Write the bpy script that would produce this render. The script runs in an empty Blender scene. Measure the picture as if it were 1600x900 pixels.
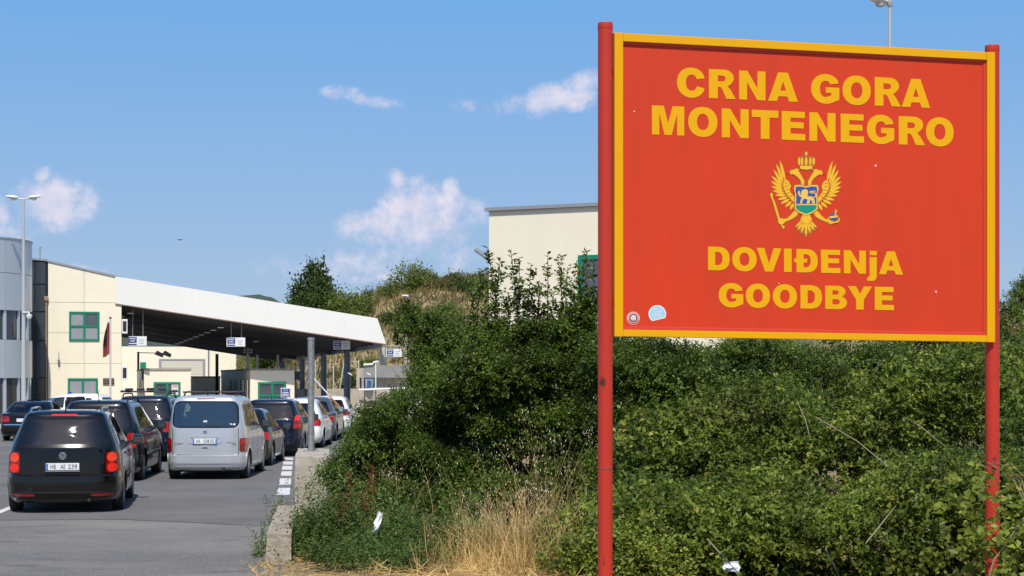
import bpy, bmesh, math, random
import numpy as np
from mathutils import Vector, Matrix

# ------------------------------------------------------------------ camera, sky, sun, exposure
SC = bpy.context.scene
COL = SC.collection
F, CX, HY, EYE = 2700.0, 800.0, 588.0, 2.2      # focal length in photo pixels, image centre, horizon row, eye height

cam_d = bpy.data.cameras.new("camera")
cam = bpy.data.objects.new("camera", cam_d)
COL.objects.link(cam)
cam.location = (0, 0, EYE)
cam.rotation_euler = (math.radians(90), 0, 0)
cam_d.sensor_width = 36.0
cam_d.lens = 36.0 * F / 1600.0
cam_d.shift_y = (HY - 450.0) / 1600.0
cam_d.clip_start = 0.1
cam_d.clip_end = 6000
SC.camera = cam

SUN_EL, SUN_AZ = math.radians(55), math.radians(4)      # azimuth to the right of straight behind the camera
to_sun = Vector((math.sin(SUN_AZ) * math.cos(SUN_EL), -math.cos(SUN_AZ) * math.cos(SUN_EL), math.sin(SUN_EL)))
sun_d = bpy.data.lights.new("sun", 'SUN')
sun_d.energy = 4.2
sun_d.angle = math.radians(0.53)
sun_d.color = (1.0, 0.94, 0.84)
sun = bpy.data.objects.new("sun", sun_d)
COL.objects.link(sun)
sun.rotation_euler = to_sun.to_track_quat('Z', 'Y').to_euler()
sun.location = (0, -20, 40)

world = bpy.data.worlds.new("World")
SC.world = world
world.use_nodes = True
SC.view_settings.view_transform = 'Standard'
SC.view_settings.look = 'None'
SC.view_settings.exposure = 0.2
SC.view_settings.gamma = 1.0
SC.view_settings.use_curve_mapping = False
SC.cycles.max_bounces = 8
SC.cycles.transparent_max_bounces = 16
SC.cycles.use_denoising = True
SC.cycles.caustics_reflective = False
SC.cycles.caustics_refractive = False

def build_sky():
    nt = world.node_tree
    nt.nodes.clear()
    N = nt.nodes.new
    L = nt.links.new
    out = N('ShaderNodeOutputWorld')
    bg = N('ShaderNodeBackground')
    bg.inputs['Strength'].default_value = 0.13
    sky = N('ShaderNodeTexSky')
    sky.sky_type = 'NISHITA'
    sky.sun_disc = False
    sky.sun_elevation = SUN_EL
    sky.sun_rotation = math.pi - SUN_AZ
    sky.altitude = 100
    sky.air_density = 1.0
    sky.dust_density = 0.6
    sky.ozone_density = 2.4
    hs = N('ShaderNodeHueSaturation')
    hs.inputs['Saturation'].default_value = 1.25
    hs.inputs['Value'].default_value = 1.0
    L(sky.outputs[0], hs.inputs['Color'])
    # even, slightly lilac summer haze toward the horizon, all the way round
    tc = N('ShaderNodeTexCoord')
    sep = N('ShaderNodeSeparateXYZ')
    L(tc.outputs['Generated'], sep.inputs[0])
    def math_n(op, a, b=None, c=None, clamp=False):
        n = N('ShaderNodeMath')
        n.operation = op
        n.use_clamp = clamp
        for i, v in enumerate((a, b, c)):
            if v is None:
                continue
            if isinstance(v, (int, float)):
                n.inputs[i].default_value = v
            else:
                L(v, n.inputs[i])
        return n.outputs[0]
    grad = N('ShaderNodeMapRange')
    grad.inputs['From Min'].default_value = 0.0
    grad.inputs['From Max'].default_value = 0.215
    L(sep.outputs['Z'], grad.inputs['Value'])
    mixg = N('ShaderNodeMix')
    mixg.data_type = 'RGBA'
    L(grad.outputs[0], mixg.inputs['Factor'])
    mixg.inputs['A'].default_value = (2.50, 3.28, 4.62, 1)
    mixg.inputs['B'].default_value = (1.10, 2.70, 5.25, 1)
    hz = N('ShaderNodeMapRange')
    hz.interpolation_type = 'SMOOTHSTEP'
    hz.inputs['From Min'].default_value = 0.16
    hz.inputs['From Max'].default_value = 0.6
    hz.inputs['To Min'].default_value = 0.88
    hz.inputs['To Max'].default_value = 0.0
    L(sep.outputs['Z'], hz.inputs['Value'])
    mixh = N('ShaderNodeMix')
    mixh.data_type = 'RGBA'
    L(hz.outputs[0], mixh.inputs['Factor'])
    L(hs.outputs[0], mixh.inputs['A'])
    L(mixg.outputs['Result'], mixh.inputs['B'])
    # cumulus: soft elliptical regions of direction space broken up by noise
    vx = math_n('DIVIDE', sep.outputs['X'], math_n('MAXIMUM', sep.outputs['Y'], 0.02))
    vz = math_n('DIVIDE', sep.outputs['Z'], math_n('MAXIMUM', sep.outputs['Y'], 0.02))
    noise = N('ShaderNodeTexNoise')
    noise.inputs['Scale'].default_value = 55
    noise.inputs['Detail'].default_value = 5
    noise.inputs['Roughness'].default_value = 0.64
    L(tc.outputs['Generated'], noise.inputs['Vector'])
    noise2 = N('ShaderNodeTexNoise')
    noise2.inputs['Scale'].default_value = 22
    noise2.inputs['Detail'].default_value = 4
    L(tc.outputs['Generated'], noise2.inputs['Vector'])
    comb = N('ShaderNodeCombineXYZ')
    L(vx, comb.inputs[0])
    L(vz, comb.inputs[1])
    def blob(px, py, rx, ry, amp, rot=0.0):
        mp = N('ShaderNodeMapping')
        mp.vector_type = 'TEXTURE'
        mp.inputs['Location'].default_value = ((px - CX) / F, (HY - py) / F, 0)
        mp.inputs['Rotation'].default_value = (0, 0, rot)
        mp.inputs['Scale'].default_value = (rx / F, ry / F, 1)
        L(comb.outputs[0], mp.inputs[0])
        ln = N('ShaderNodeVectorMath')
        ln.operation = 'LENGTH'
        L(mp.outputs[0], ln.inputs[0])
        mr = N('ShaderNodeMapRange')
        mr.interpolation_type = 'SMOOTHSTEP'
        mr.inputs['From Min'].default_value = 0.0
        mr.inputs['From Max'].default_value = 1.9
        mr.inputs['To Min'].default_value = amp
        mr.inputs['To Max'].default_value = 0.0
        L(ln.outputs['Value'], mr.inputs['Value'])
        return mr.outputs[0]
    blobs = [(650, 325, 50, 42, 1.0), (624, 280, 22, 17, .85), (648, 282, 20, 16, .8), (703, 296, 16, 18, .75), (640, 355, 90, 32, .85), (700, 345, 55, 45, .75), (660, 395, 110, 40, .45),
             (850, 157, 82, 24, .9, .12), (912, 128, 42, 18, .8, .3), (528, 144, 34, 13, .62), (580, 156, 55, 14, .42, -.15), (728, 165, 28, 13, .48),
             (66, 275, 16, 16, .8), (80, 315, 62, 40, .95), (4, 335, 14, 30, .8), (30, 360, 40, 40, .55), (120, 310, 30, 14, .6, .3),
             (560, 437, 24, 8, .6), (600, 432, 20, 8, .5), (540, 420, 160, 30, .40), (120, 425, 60, 14, .38)]
    tot = None
    for b in blobs:
        o = blob(*b)
        tot = o if tot is None else math_n('MAXIMUM', tot, o)
    # the rest of the sky carries the same thin scattering of small clouds
    far = N('ShaderNodeMapRange')
    far.inputs['From Min'].default_value = 0.60
    far.inputs['From Max'].default_value = 0.78
    far.inputs['To Max'].default_value = 0.75
    nz3 = N('ShaderNodeTexNoise')
    nz3.inputs['Scale'].default_value = 5
    nz3.inputs['Detail'].default_value = 3
    L(tc.outputs['Generated'], nz3.inputs['Vector'])
    L(nz3.outputs['Fac'], far.inputs['Value'])
    side = N('ShaderNodeMapRange')
    side.inputs['From Min'].default_value = 0.86
    side.inputs['From Max'].default_value = 0.78
    L(sep.outputs['Y'], side.inputs['Value'])
    tot = math_n('MAXIMUM', tot, math_n('MULTIPLY', far.outputs[0], side.outputs[0]))
    nn = math_n('MULTIPLY_ADD', math_n('SUBTRACT', noise.outputs['Fac'], 0.5), 1.6, math_n('MULTIPLY', math_n('SUBTRACT', noise2.outputs['Fac'], 0.5), 0.7))
    dens = math_n('ADD', tot, nn)
    dens = math_n('MULTIPLY', dens, math_n('MINIMUM', math_n('MULTIPLY', tot, 3.0), 1.0))
    cm = N('ShaderNodeMapRange')
    cm.interpolation_type = 'SMOOTHSTEP'
    cm.inputs['From Min'].default_value = 0.14
    cm.inputs['From Max'].default_value = 0.92
    cm.inputs['To Max'].default_value = 0.80
    L(dens, cm.inputs['Value'])
    shade = N('ShaderNodeMix')
    shade.data_type = 'RGBA'
    L(math_n('MULTIPLY_ADD', noise.outputs['Fac'], 2.2, -0.6, clamp=True), shade.inputs['Factor'])
    shade.inputs['A'].default_value = (4.0, 4.2, 5.5, 1)
    shade.inputs['B'].default_value = (6.3, 5.7, 6.1, 1)
    mixc = N('ShaderNodeMix')
    mixc.data_type = 'RGBA'
    L(cm.outputs[0], mixc.inputs['Factor'])
    L(mixh.outputs['Result'], mixc.inputs['A'])
    L(shade.outputs['Result'], mixc.inputs['B'])
    L(mixc.outputs['Result'], bg.inputs['Color'])
    L(bg.outputs[0], out.inputs['Surface'])
build_sky()
world.cycles.sampling_method = 'MANUAL'
world.cycles.sample_map_resolution = 256

# ------------------------------------------------------------------ helpers
def P(px, py, Y):
    """photo pixel + real distance -> point of the place"""
    return Vector(((px - CX) / F * Y, Y, EYE + (HY - py) / F * Y))

def GX(px, Y):
    return (px - CX) / F * Y

class Plane:
    """vertical plane through (x0,y0) turned by rz; at() finds where the sight line of a photo pixel meets it"""
    def __init__(s, x0, y0, rz):
        s.o = (x0, y0)
        s.c, s.s, s.rz = math.cos(rz), math.sin(rz), rz
    def at(s, px, py):
        k = (px - CX) / F
        u = (k * s.o[1] - s.o[0]) / (s.c - k * s.s)
        Y = s.o[1] + u * s.s
        return u, EYE + (HY - py) / F * Y

MATS = {}
def mat(name, color, rough=0.6, metal=0.0, noise=0.0, nscale=8.0, color2=None, bump=0.0, bscale=60.0, coat=0.0, spec=0.5, emit=None, estr=0.0, coords='Object', stretch=None):
    if name in MATS:
        return MATS[name]
    m = bpy.data.materials.new(name)
    m.use_nodes = True
    nt = m.node_tree
    b = nt.nodes['Principled BSDF']
    b.inputs['Base Color'].default_value = (*color, 1)
    b.inputs['Roughness'].default_value = rough
    b.inputs['Metallic'].default_value = metal
    b.inputs['Specular IOR Level'].default_value = spec
    if coat:
        b.inputs['Coat Weight'].default_value = coat
        b.inputs['Coat Roughness'].default_value = 0.04
    if emit:
        b.inputs['Emission Color'].default_value = (*emit, 1)
        b.inputs['Emission Strength'].default_value = estr
    if noise or bump or color2:
        tc = nt.nodes.new('ShaderNodeTexCoord')
        vec = tc.outputs[coords]
        if stretch:
            mp = nt.nodes.new('ShaderNodeMapping')
            mp.inputs['Scale'].default_value = stretch
            nt.links.new(vec, mp.inputs['Vector'])
            vec = mp.outputs[0]
        if noise or color2:
            n = nt.nodes.new('ShaderNodeTexNoise')
            n.inputs['Scale'].default_value = nscale
            n.inputs['Detail'].default_value = 6
            n.inputs['Roughness'].default_value = 0.6
            nt.links.new(vec, n.inputs['Vector'])
            r = nt.nodes.new('ShaderNodeMapRange')
            r.inputs['From Min'].default_value = 0.3
            r.inputs['From Max'].default_value = 0.7
            nt.links.new(n.outputs['Fac'], r.inputs['Value'])
            mx = nt.nodes.new('ShaderNodeMix')
            mx.data_type = 'RGBA'
            c2 = color2 or tuple(c * (1 - noise) for c in color)
            mx.inputs['A'].default_value = (*color, 1)
            mx.inputs['B'].default_value = (*c2, 1)
            nt.links.new(r.outputs[0], mx.inputs['Factor'])
            nt.links.new(mx.outputs['Result'], b.inputs['Base Color'])
        if bump:
            n2 = nt.nodes.new('ShaderNodeTexNoise')
            n2.inputs['Scale'].default_value = bscale
            n2.inputs['Detail'].default_value = 4
            nt.links.new(vec, n2.inputs['Vector'])
            bp = nt.nodes.new('ShaderNodeBump')
            bp.inputs['Strength'].default_value = bump
            bp.inputs['Distance'].default_value = 0.02
            nt.links.new(n2.outputs['Fac'], bp.inputs['Height'])
            nt.links.new(bp.outputs[0], b.inputs['Normal'])
    MATS[name] = m
    return m

def put(name, me, parent=None):
    o = bpy.data.objects.new(name, me)
    COL.objects.link(o)
    if parent is not None:
        o.parent = parent
    return o

def tag(o, label=None, cat=None, group=None, kind=None):
    if label: o['label'] = label
    if cat: o['category'] = cat
    if group: o['group'] = group
    if kind: o['kind'] = kind
    return o

def thing(name, label, cat, loc=(0, 0, 0), rz=0.0, group=None):
    o = bpy.data.objects.new(name, None)
    COL.objects.link(o)
    o.empty_display_size = 0.2
    o.location = loc
    o.rotation_euler = (0, 0, rz)
    return tag(o, label, cat, group)

class MB:
    """collects shapes, build() links them as one mesh object"""
    def __init__(s):
        s.v, s.f = [], []
    def add(s, vs, fs):
        k = len(s.v)
        s.v += [tuple(v) for v in vs]
        s.f += [tuple(i + k for i in f) for f in fs]
        return s
    def box(s, x0, x1, y0, y1, z0, z1):
        return s.add([(x0, y0, z0), (x1, y0, z0), (x1, y1, z0), (x0, y1, z0), (x0, y0, z1), (x1, y0, z1), (x1, y1, z1), (x0, y1, z1)],
                     [(0, 3, 2, 1), (4, 5, 6, 7), (0, 1, 5, 4), (1, 2, 6, 5), (2, 3, 7, 6), (3, 0, 4, 7)])
    def bbox(s, x0, x1, y0, y1, z0, z1, b=0.01):
        """box with chamfered edges"""
        bm = bmesh.new()
        bmesh.ops.create_cube(bm, size=1)
        for v in bm.verts:
            v.co = (x0 + (v.co.x + .5) * (x1 - x0), y0 + (v.co.y + .5) * (y1 - y0), z0 + (v.co.z + .5) * (z1 - z0))
        bmesh.ops.bevel(bm, geom=bm.edges[:], offset=b, segments=2, affect='EDGES', profile=0.6)
        bm.verts.ensure_lookup_table()
        s.add([v.co[:] for v in bm.verts], [[v.index for v in f.verts] for f in bm.faces])
        bm.free()
        return s
    def tube(s, pts, rad, n=10, caps=True):
        pts = [Vector(p) for p in pts]
        rs = rad if isinstance(rad, (list, tuple)) else [rad] * len(pts)
        rings = []
        up = Vector((0, 0, 1))
        a_prev = None
        for i, p in enumerate(pts):
            d = (pts[min(i + 1, len(pts) - 1)] - pts[max(i - 1, 0)])
            if d.length < 1e-9: d = up.copy()
            d.normalize()
            if a_prev is None:
                ref = up if abs(d.z) < 0.9 else Vector((0, 1, 0))
                a = d.cross(ref).normalized()
            else:
                a = (a_prev - d * a_prev.dot(d)).normalized()
            a_prev = a
            b = d.cross(a)
            rings.append([p + (a * math.cos(2 * math.pi * j / n) + b * math.sin(2 * math.pi * j / n)) * rs[i] for j in range(n)])
        vs = [q for r in rings for q in r]
        fs = []
        for i in range(len(pts) - 1):
            for j in range(n):
                fs.append((i * n + j, i * n + (j + 1) % n, (i + 1) * n + (j + 1) % n, (i + 1) * n + j))
        if caps:
            fs.append(tuple(range(n - 1, -1, -1)))
            fs.append(tuple((len(pts) - 1) * n + j for j in range(n)))
        return s.add(vs, fs)
    def lathe(s, prof, n=24, axis='z', c=(0, 0, 0)):
        vs, fs = [], []
        for r, h in prof:
            for j in range(n):
                a = 2 * math.pi * j / n
                p, q = r * math.cos(a), r * math.sin(a)
                v = {'z': (p, q, h), 'x': (h, p, q), 'y': (p, h, q)}[axis]
                vs.append((v[0] + c[0], v[1] + c[1], v[2] + c[2]))
        for i in range(len(prof) - 1):
            for j in range(n):
                fs.append((i * n + j, i * n + (j + 1) % n, (i + 1) * n + (j + 1) % n, (i + 1) * n + j))
        return s.add(vs, fs)
    def prism(s, poly, y0, y1, conv=lambda a, y, b: (a, y, b)):
        """2-D convex-ish outline (a,b) pushed from y0 to y1"""
        n = len(poly)
        vs = [conv(a, y0, b) for a, b in poly] + [conv(a, y1, b) for a, b in poly]
        fs = [tuple(range(n)), tuple(range(2 * n - 1, n - 1, -1))] + [(i, (i + 1) % n + 0, (i + 1) % n + n, i + n)[::-1] for i in range(n)]
        return s.add(vs, fs)
    def build(s, name, m, parent=None, smooth=False):
        me = bpy.data.meshes.new(name)
        me.from_pydata(s.v, [], s.f)
        bm = bmesh.new()
        bm.from_mesh(me)
        bmesh.ops.recalc_face_normals(bm, faces=bm.faces[:])
        bm.to_mesh(me)
        bm.free()
        if smooth:
            me.shade_smooth()
            if smooth != 'all':
                me.set_sharp_from_angle(angle=math.radians(38))
        me.materials.append(m)
        return put(name, me, parent)

def np_mesh(name, V, Fc, m, parent=None, smooth=False):
    V = np.asarray(V, dtype=np.float32)
    Fc = np.asarray(Fc, dtype=np.int32)
    me = bpy.data.meshes.new(name)
    me.vertices.add(len(V))
    me.vertices.foreach_set('co', V.ravel())
    k = Fc.shape[1]
    me.loops.add(Fc.size)
    me.loops.foreach_set('vertex_index', Fc.ravel())
    me.polygons.add(len(Fc))
    me.polygons.foreach_set('loop_start', np.arange(0, Fc.size, k, dtype=np.int32))
    me.polygons.foreach_set('loop_total', np.full(len(Fc), k, dtype=np.int32))
    me.update(calc_edges=True)
    if smooth:
        me.shade_smooth()
    me.materials.append(m)
    return put(name, me, parent)

def flat_mesh(name, loops, m, conv, thick=0.002, parent=None):
    """filled 2-D outlines (holes by even-odd) as a thin plate; conv maps (a, depth, b) to the parent's space"""
    cu = bpy.data.curves.new(name + "_c", 'CURVE')
    cu.dimensions = '2D'
    cu.fill_mode = 'BOTH'
    cu.extrude = thick / 2
    for lp in loops:
        sp = cu.splines.new('POLY')
        sp.points.add(len(lp) - 1)
        for i, (a, b) in enumerate(lp):
            sp.points[i].co = (a, b, 0, 1)
        sp.use_cyclic_u = True
    tmp = bpy.data.objects.new(name + "_c", cu)
    COL.objects.link(tmp)
    dg = bpy.context.evaluated_depsgraph_get()
    me = bpy.data.meshes.new_from_object(tmp.evaluated_get(dg))
    bpy.data.objects.remove(tmp)
    bpy.data.curves.remove(cu)
    for v in me.vertices:
        v.co = conv(v.co.x, -v.co.z - thick / 2, v.co.y)
    me.name = name
    me.materials.clear()
    me.materials.append(m)
    return put(name, me, parent)

def text_mesh(name, body, m, conv, height, width=None, thick=0.002, parent=None, bold=0.0):
    cu = bpy.data.curves.new(name + "_t", 'FONT')
    cu.body = body
    cu.extrude = thick / 2
    cu.offset = bold
    cu.resolution_u = 3
    tmp = bpy.data.objects.new(name + "_t", cu)
    COL.objects.link(tmp)
    dg = bpy.context.evaluated_depsgraph_get()
    me = bpy.data.meshes.new_from_object(tmp.evaluated_get(dg))
    bpy.data.objects.remove(tmp)
    bpy.data.curves.remove(cu)
    co = np.empty(len(me.vertices) * 3)
    me.vertices.foreach_get('co', co)
    co = co.reshape(-1, 3)
    mn, mx = co.min(0), co.max(0)
    s = height / (mx[1] - mn[1])
    sx = s if width is None else width / (mx[0] - mn[0])
    for v in me.vertices:
        v.co = conv((v.co.x - (mn[0] + mx[0]) / 2) * sx, -v.co.z - thick / 2, (v.co.y - (mn[1] + mx[1]) / 2) * s)
    me.name = name
    me.materials.clear()
    me.materials.append(m)
    return put(name, me, parent)

def glass_mat(name, tint, refl=1.0, ior=1.5):
    m = bpy.data.materials.new(name)
    m.use_nodes = True
    nt = m.node_tree
    nt.nodes.clear()
    o = nt.nodes.new('ShaderNodeOutputMaterial')
    tr = nt.nodes.new('ShaderNodeBsdfTransparent')
    tr.inputs['Color'].default_value = (*tint, 1)
    gl = nt.nodes.new('ShaderNodeBsdfGlossy')
    gl.inputs['Roughness'].default_value = 0.015
    gl.inputs['Color'].default_value = (refl, refl, refl, 1)
    fr = nt.nodes.new('ShaderNodeFresnel')
    fr.inputs['IOR'].default_value = ior
    mx = nt.nodes.new('ShaderNodeMixShader')
    nt.links.new(fr.outputs[0], mx.inputs[0])
    nt.links.new(tr.outputs[0], mx.inputs[1])
    nt.links.new(gl.outputs[0], mx.inputs[2])
    nt.links.new(mx.outputs[0], o.inputs[0])
    MATS[name] = m
    return m
# ------------------------------------------------------------------ ground, road, markings
def surface_mat(name, c1, c2, c3, s1, s2, bump, bscale, rough=0.9, patch=None):
    """three-tone procedural ground: large blotches, fine grain and relief"""
    m = bpy.data.materials.new(name)
    m.use_nodes = True
    nt = m.node_tree
    N, L = nt.nodes.new, nt.links.new
    b = nt.nodes['Principled BSDF']
    b.inputs['Roughness'].default_value = rough
    b.inputs['Specular IOR Level'].default_value = 0.3
    tc = N('ShaderNodeTexCoord')
    def nz(scale, det, lo, hi, stretch=None):
        n = N('ShaderNodeTexNoise')
        n.inputs['Scale'].default_value = scale
        n.inputs['Detail'].default_value = det
        n.inputs['Roughness'].default_value = 0.65
        v = tc.outputs['Object']
        if stretch:
            mp = N('ShaderNodeMapping')
            mp.inputs['Scale'].default_value = stretch
            L(v, mp.inputs[0])
            v = mp.outputs[0]
        L(v, n.inputs['Vector'])
        r = N('ShaderNodeMapRange')
        r.inputs['From Min'].default_value = lo
        r.inputs['From Max'].default_value = hi
        L(n.outputs['Fac'], r.inputs['Value'])
        return r.outputs[0]
    def mix(f, a, bb):
        x = N('ShaderNodeMix')
        x.data_type = 'RGBA'
        L(f, x.inputs['Factor'])
        for k, v in (('A', a), ('B', bb)):
            if isinstance(v, tuple):
                x.inputs[k].default_value = (*v, 1)
            else:
                L(v, x.inputs[k])
        return x.outputs['Result']
    col = mix(nz(s1, 5, .38, .66), c1, c2)
    col = mix(nz(s2, 3, .5, .75), col, c3)
    if patch:                                   # streaks of tyre wear and repairs
        col = mix(nz(1.3, 6, .56, .70, (0.5, 2.6, 1)), col, patch)
        col = mix(nz(5.0, 4, .66, .74, (0.6, 2.0, 1)), col, tuple(c * .6 for c in patch))
    L(col, b.inputs['Base Color'])
    n2 = N('ShaderNodeTexNoise')
    n2.inputs['Scale'].default_value = bscale
    n2.inputs['Detail'].default_value = 3
    L(tc.outputs['Object'], n2.inputs['Vector'])
    bp = N('ShaderNodeBump')
    bp.inputs['Strength'].default_value = bump
    bp.inputs['Distance'].default_value = 0.01
    L(n2.outputs['Fac'], bp.inputs['Height'])
    L(bp.outputs[0], b.inputs['Normal'])
    MATS[name] = m
    return m

M_asphalt = surface_mat("asphalt", (.118, .114, .112), (.160, .154, .149), (.215, .207, .198), .35, 45, .5, 90, patch=(.070, .069, .072))
M_asphalt_old = surface_mat("worn_asphalt", (.128, .124, .120), (.215, .200, .180), (.28, .265, .24), .22, 30, .5, 90, patch=(.085, .083, .084))
M_earth = surface_mat("dry_earth", (.26, .19, .10), (.34, .25, .13), (.17, .13, .07), 1.5, 25, .8, 30)
M_white_paint = mat("road_paint", (.66, .66, .65), .7, noise=.18, nscale=5)
M_concrete = mat("old_concrete", (.40, .345, .27), .9, color2=(.25, .205, .15), nscale=7, bump=.6, bscale=35)
M_concrete2 = mat("pale_concrete", (.46, .42, .35), .9, color2=(.30, .26, .20), nscale=3, bump=.5, bscale=30)

def sheet(name, pts, z, m, kind='structure'):
    o = MB().add([(x, y, z) for x, y in pts], [tuple(range(len(pts)))]).build(name, m)
    return tag(o, kind=kind)

sheet('ground', [(-3500, -60), (3500, -60), (3500, 4500), (-3500, 4500)], 0, M_earth)
edge = lambda Y: -2.66 - .105 * (Y - 20)
road = sheet('road', [(-90, 5), (edge(5), 5), (edge(45), 45), (14, 56), (14, 135), (-20, 160), (-90, 160)], .004, M_asphalt)
M_bounce = surface_mat("bounce_concrete", (.40, .36, .29), (.46, .41, .33), (.34, .31, .26), .3, 20, .4, 40)
sheet('bounce_apron', [(-80, 72), (12, 72), (12, 133), (-20, 157), (-80, 157)], .008, M_bounce)  # unseen pale ground added to bounce sunlight up under the canopy
# the older, paler surface in the foreground, its seam running across the lanes
seam = [(-14 + i * 1.0, 26.35 + .06 * math.sin(i * 1.9) + .05 * math.sin(i * 4.1)) for i in range(0, 9)] + [(-5.2, 26.1), (-4.3, 25.6), (-3.7, 25.3), (edge(25.3) - .02, 25.25)]
sheet('worn_road', [(-60, 5), (edge(5) - .02, 5), ] + seam[::-1] + [(-60, 26.6)], .008, M_asphalt_old)
M_tar = mat("tar_seam", (.045, .045, .046), .8, noise=.3, nscale=12)
o = MB().add([(x, y - .02, .0105) for x, y in seam] + [(x, y + .025 + .02 * math.sin(x * 7), .0105) for x, y in seam],
             [(i, i + 1, len(seam) + i + 1, len(seam) + i) for i in range(len(seam) - 1)]).build('road_seam', M_tar, road)
for (y0, y1) in ((774, 763), (758, 748), (744, 737), (734.5, 728.5), (726.5, 721.5), (719.6, 715.5)):
    d0, d1 = EYE * F / (y0 - HY), EYE * F / (y1 - HY)
    xa = lambda d: -4.38 - .122 * (d - 33) + .02
    o = MB().add([(xa(d0) - .12, d0, .009), (xa(d0) + .12, d0, .009), (xa(d1) + .12, d1, .009), (xa(d1) - .12, d1, .009)], [(0, 1, 2, 3)]).build('lane_dash', M_white_paint, road)
# solid white line at the far left of the lane
wl = [(GX(-40, 25.9), 25.9), (GX(33, 29.8), 29.8), (GX(60, 33), 33), (GX(130, 48), 48)]
o = MB().add([(x - .07, y, .0125) for x, y in wl] + [(x + .07, y, .0125) for x, y in wl], [(i, 4 + i, 5 + i, i + 1) for i in range(3)]).build('lane_line', M_white_paint, road)

# ------------------------------------------------------------------ concrete walls at the road edge
def rough_block(name, x0, x1, y0, y1, h, shear, m, parent, seed):
    """weathered concrete block: subdivided, chipped along the edges"""
    rnd = random.Random(seed)
    bm = bmesh.new()
    bmesh.ops.create_cube(bm, size=1)
    bmesh.ops.subdivide_edges(bm, edges=bm.edges[:], cuts=7, use_grid_fill=True)
    for v in bm.verts:
        a, b, c = v.co.x + .5, v.co.y + .5, v.co.z + .5
        edge_n = sum(1 for t in (a, b, c) if t < .01 or t > .99)
        j = .003 if edge_n < 2 else .007
        x = x0 + a * (x1 - x0) + shear * b * (y1 - y0) + rnd.uniform(-j, j)
        y = y0 + b * (y1 - y0) + rnd.uniform(-j, j)
        z = c * h + (rnd.uniform(-j, j) if c > .01 else -.05)
        if edge_n >= 2 and c > .99:
            z -= abs(rnd.gauss(0, .012))
        v.co = (x, y, z)
    me = bpy.data.meshes.new(name)
    bm.to_mesh(me)
    bm.free()
    me.materials.append(m)
    return put(name, me, parent)
o = rough_block('low_wall', -2.86, -2.57, 20.1, 24.6, .37, -.105, M_concrete, None, 3)
tag(o, 'low stained concrete kerb wall ending beside the weeds', 'wall')
o = rough_block('concrete_wall', -3.39, -2.85, 27, 30.2, .95, -.11, M_concrete2, None, 5)
tag(o, 'taller pale concrete wall carrying the grey metal pipe', 'wall')
M_galv = mat("galvanised_steel", (.42, .43, .43), .5, metal=.55, color2=(.25, .24, .22), nscale=14)
pp = thing('metal_pipe', 'grey weathered metal pipe standing on the concrete wall', 'pipe', (GX(486, 28.8), 28.8, .9))
MB().tube([(0, 0, 0), (0, 0, 1.93)], .055, 14).build('tube', M_galv, pp, True)
MB().box(-.12, .12, -.12, .12, .03, .062).build('base_plate', M_galv, pp)
MB().lathe([(.061, 1.90), (.061, 1.945), (0, 1.95)], 14).build('cap', M_galv, pp, True)

# ------------------------------------------------------------------ the border sign
M_red = mat("sign_red", (.62, .045, .012), .5, noise=.10, nscale=1.6, spec=.2, bump=.03, bscale=4, color2=(.52, .045, .016), stretch=(2.2, 2.2, .35))
M_yel = mat("sign_yellow", (.72, .36, .0015), .45, noise=.05, nscale=5, spec=.2)
M_letter = mat("letter_yellow", (.74, .375, .0015), .5, noise=.05, nscale=3, spec=.2)
def rust_mat():
    m = bpy.data.materials.new("post_red")
    m.use_nodes = True
    nt = m.node_tree
    N, L = nt.nodes.new, nt.links.new
    b = nt.nodes['Principled BSDF']
    b.inputs['Roughness'].default_value = .42
    b.inputs['Specular IOR Level'].default_value = .3
    tc = N('ShaderNodeTexCoord')
    mp = N('ShaderNodeMapping')
    mp.inputs['Scale'].default_value = (9, 9, 3.2)
    L(tc.outputs['Object'], mp.inputs[0])
    n = N('ShaderNodeTexNoise')
    n.inputs['Scale'].default_value = 1.7
    n.inputs['Detail'].default_value = 9
    n.inputs['Roughness'].default_value = .72
    L(mp.outputs[0], n.inputs['Vector'])
    r = N('ShaderNodeMapRange')
    r.inputs['From Min'].default_value = .655
    r.inputs['From Max'].default_value = .70
    # corrosion gathers at two heights where the tube was welded and clamped
    sp = N('ShaderNodeSeparateXYZ')
    L(tc.outputs['Object'], sp.inputs[0])
    add = n.outputs['Fac']
    for z0, wd, am in ((2.17, .22, .10), (1.45, .10, .09), (.75, .35, .06)):
        a = N('ShaderNodeMath'); a.operation = 'SUBTRACT'; L(sp.outputs['Z'], a.inputs[0]); a.inputs[1].default_value = z0
        b2 = N('ShaderNodeMath'); b2.operation = 'ABSOLUTE'; L(a.outputs[0], b2.inputs[0])
        mr = N('ShaderNodeMapRange'); mr.inputs['From Min'].default_value = wd; mr.inputs['From Max'].default_value = 0; mr.inputs['To Max'].default_value = am
        L(b2.outputs[0], mr.inputs['Value'])
        ad = N('ShaderNodeMath'); ad.operation = 'ADD'; L(add, ad.inputs[0]); L(mr.outputs[0], ad.inputs[1])
        add = ad.outputs[0]
    L(add, r.inputs['Value'])
    n3 = N('ShaderNodeTexNoise')
    n3.inputs['Scale'].default_value = 2.2
    n3.inputs['Detail'].default_value = 4
    L(tc.outputs['Object'], n3.inputs['Vector'])
    mx0 = N('ShaderNodeMix')
    mx0.data_type = 'RGBA'
    mx0.inputs['A'].default_value = (.52, .036, .018, 1)
    mx0.inputs['B'].default_value = (.42, .034, .020, 1)
    L(n3.outputs['Fac'], mx0.inputs['Factor'])
    mx = N('ShaderNodeMix')
    mx.data_type = 'RGBA'
    L(mx0.outputs['Result'], mx.inputs['A'])
    mx.inputs['B'].default_value = (.075, .028, .018, 1)
    L(r.outputs[0], mx.inputs['Factor'])
    L(mx.outputs['Result'], b.inputs['Base Color'])
    return m
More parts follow.
